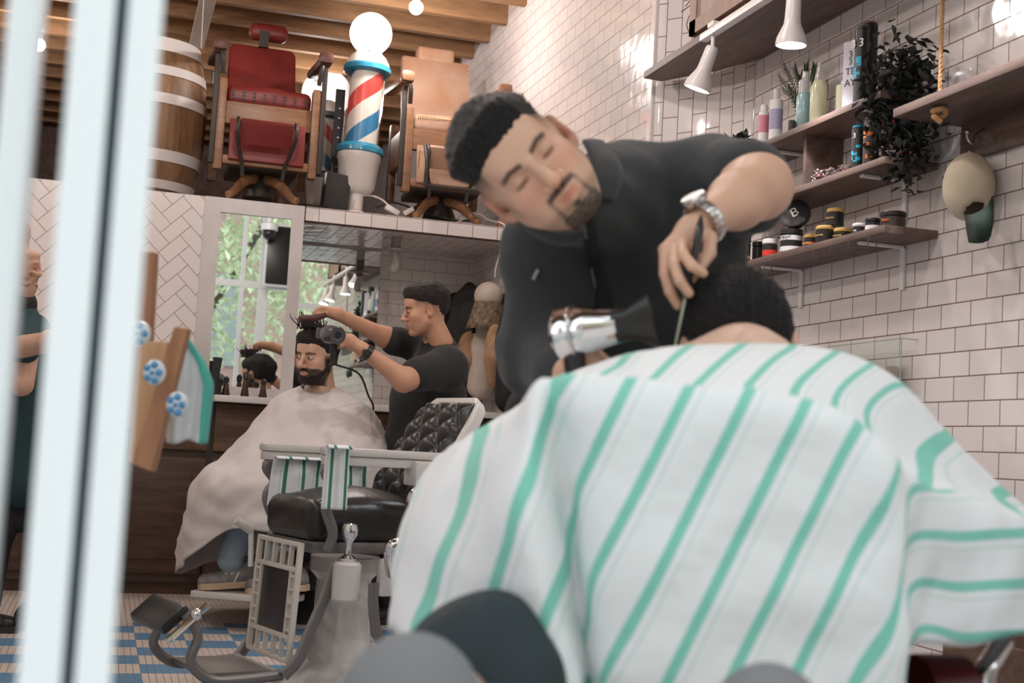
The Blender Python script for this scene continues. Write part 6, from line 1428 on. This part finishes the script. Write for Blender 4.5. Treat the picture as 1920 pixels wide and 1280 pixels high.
# his chair
t = thing('barber_chair', 'barber chair carrying the man in the off-white cape, its pale footrest showing under his shoe', 'barber chair', (0, 0, 0))
q = AD(600, 960, 6.6); S = SDF(); S.box((q[0], q[1], .58), (.24, .24, .05), .04, R=Matrix.Rotation(2.2, 3, 'Z')); sdf_mesh('seat', S, .016, blk_l, t)
MB().lathe([(0, 0), (.30, 0), (.31, .02), (.2, .07), (.12, .14), (.10, .48), (.14, .52), (0, .52)], (q[0], q[1], 0), n=36).build('pedestal', mat('dark_base', (.05, .045, .045), .4, metal=.4), t)
f1 = AD(372, 1103, 6.0); f2 = AD(470, 1113, 5.95); m = MB(); Rz = Matrix.Rotation(math.atan2((f2-f1)[1], (f2-f1)[0]), 3, 'Z'); cc = (AD(465, 1116, 5.97)); m.box(cc, (.46, .20, .03), Rz, .006); m.build('footrest', enamel, t)
m = MB(); m.tube([cc-UP*.02+RT*.1, (q[0], q[1], .3)], .02, 8); m.build('footrest_arm', cast, t)
# ================================================================ street outside (seen in the mirrors, lights the room)
struct('street_ground', MB().box((-12, 0, -.16), (26, 40, .3)), mat('pavement', (.52, .51, .50), .9, var=.2))

rb = mat('red_brick_far', (.42, .27, .23), .85, var=.3, vscale=3)
t = thing('brick_building', 'red brick building across the street behind the trees, seen in the mirrors', 'building', (-16, 0, 0))
MB().box((0, 0, 6), (3, 44, 12)).build('brick_wall', rb, t, smooth=False)
for k in range(12): MB().box((1.52, -20+3.6*k, 3.4), (.08, 1.4, 2.0)).box((1.52, -20+3.6*k, 7.4), (.08, 1.4, 2.0)).build('window', mat('far_window', (.25, .28, .30), .2), t, smooth=False)
leaf_tree = mat('street_leaves', (.48, .56, .32), .6, var=.5, vscale=3, vcol=(.72, .76, .55)); bark = mat('bark', (.08, .06, .05), .9)
def tree(label, x, y, h, r, n, seed):
    t = thing('street_tree', label, 'tree', (x, y, -.01), group='green trees on the street, seen in the mirrors')
    MB().tube(curve_pts([(0, 0, 0), (.05, .05, h*.3), (-.05, .1, h*.6), (.05, 0, h*.9)], 6), .11, 10).tube([(0, 0, h*.4), (.6, .9, h*.75)], .05, 8).tube([(0, 0, h*.45), (-.3, -1.0, h*.8)], .05, 8).build('trunk', bark, t)
    q = random.Random(seed); m = MB()
    for k in range(n):
        a, b = q.uniform(0, 6.28), math.acos(q.uniform(-1, 1)); rr_ = r*q.uniform(.35, 1)**.6
        leaves(m, (rr_*math.sin(b)*math.cos(a)*.8, rr_*math.sin(b)*math.sin(a), h*.68+rr_*math.cos(b)*.95), 12, .34, .34, .30, .15, q)
    m.build('foliage', leaf_tree, t, smooth=False)
tree('leafy green tree outside, reflected in the left pane of the framed mirror', -4.6, -1.3, 5.6, 2.3, 420, 1)
tree('leafy green tree outside, reflected in the wide mirror', -7.6, -5.6, 6.6, 2.6, 420, 2)
tree('leafy green tree outside, beyond the left part of the storefront', -6.5, 3.0, 6.0, 2.3, 300, 3)
# ---- lamps: the first bulb is real, the others added to brighten the room
bulb_glow = mat('bulb_glow', (1, 1, 1), .3, emit=(1, .93, .9), es=14)
def point(name, loc, w, col=BULB_COL, r=.06, parent=None):
    l = bpy.data.lights.new(name, 'POINT'); l.energy = w; l.color = col; l.shadow_soft_size = r
    o = bpy.data.objects.new(name, l); C.objects.link(o); o.location = [float(c) for c in loc]
    if parent: o.parent = parent
    return o
blb = []
for x, y in ((7.5, -1.56), (5.9, -.6), (5.9, 1.2), (4.3, -1.1), (4.3, 1.1), (2.8, -1.0), (2.6, 1.2), (9.4, .6), (9.6, -1.3), (7.3, .9)):
    z = 3.40
    if not blb:
        t = thing('ceiling_and_fill_bulb', 'bare glowing bulb just below the ceiling joists, most of these added to brighten the room', 'bulb', (x, y, z), group='bare bulbs under the joists')
        MB().sphere((0, 0, 0), .042, 16, 10).build('bulb_glass', bulb_glow, t)
        MB().lathe([(.0, .03), (.02, .03), (.02, .09), (.03, .1), (.03, .13), (.006, .14), (.006, .2), (0, .2)], n=12).build('socket', mat('porcelain', (.7, .65, .62), .3), t)
        blb.append(t)
    else:
        blb.append(dup(blb[0], (x, y, z)))  # extra bulb, added as fill light for the deep interior
    point('bulb_and_fill_light', (x, y, z-.08), BULB_W if x < 9 else BULB_W*.6)

for t, loc in PERSONS:
    L_ = Vector([float(c) for c in loc]); t.location = L_
    for c in t.children: c.matrix_parent_inverse = Matrix.Translation(-L_)
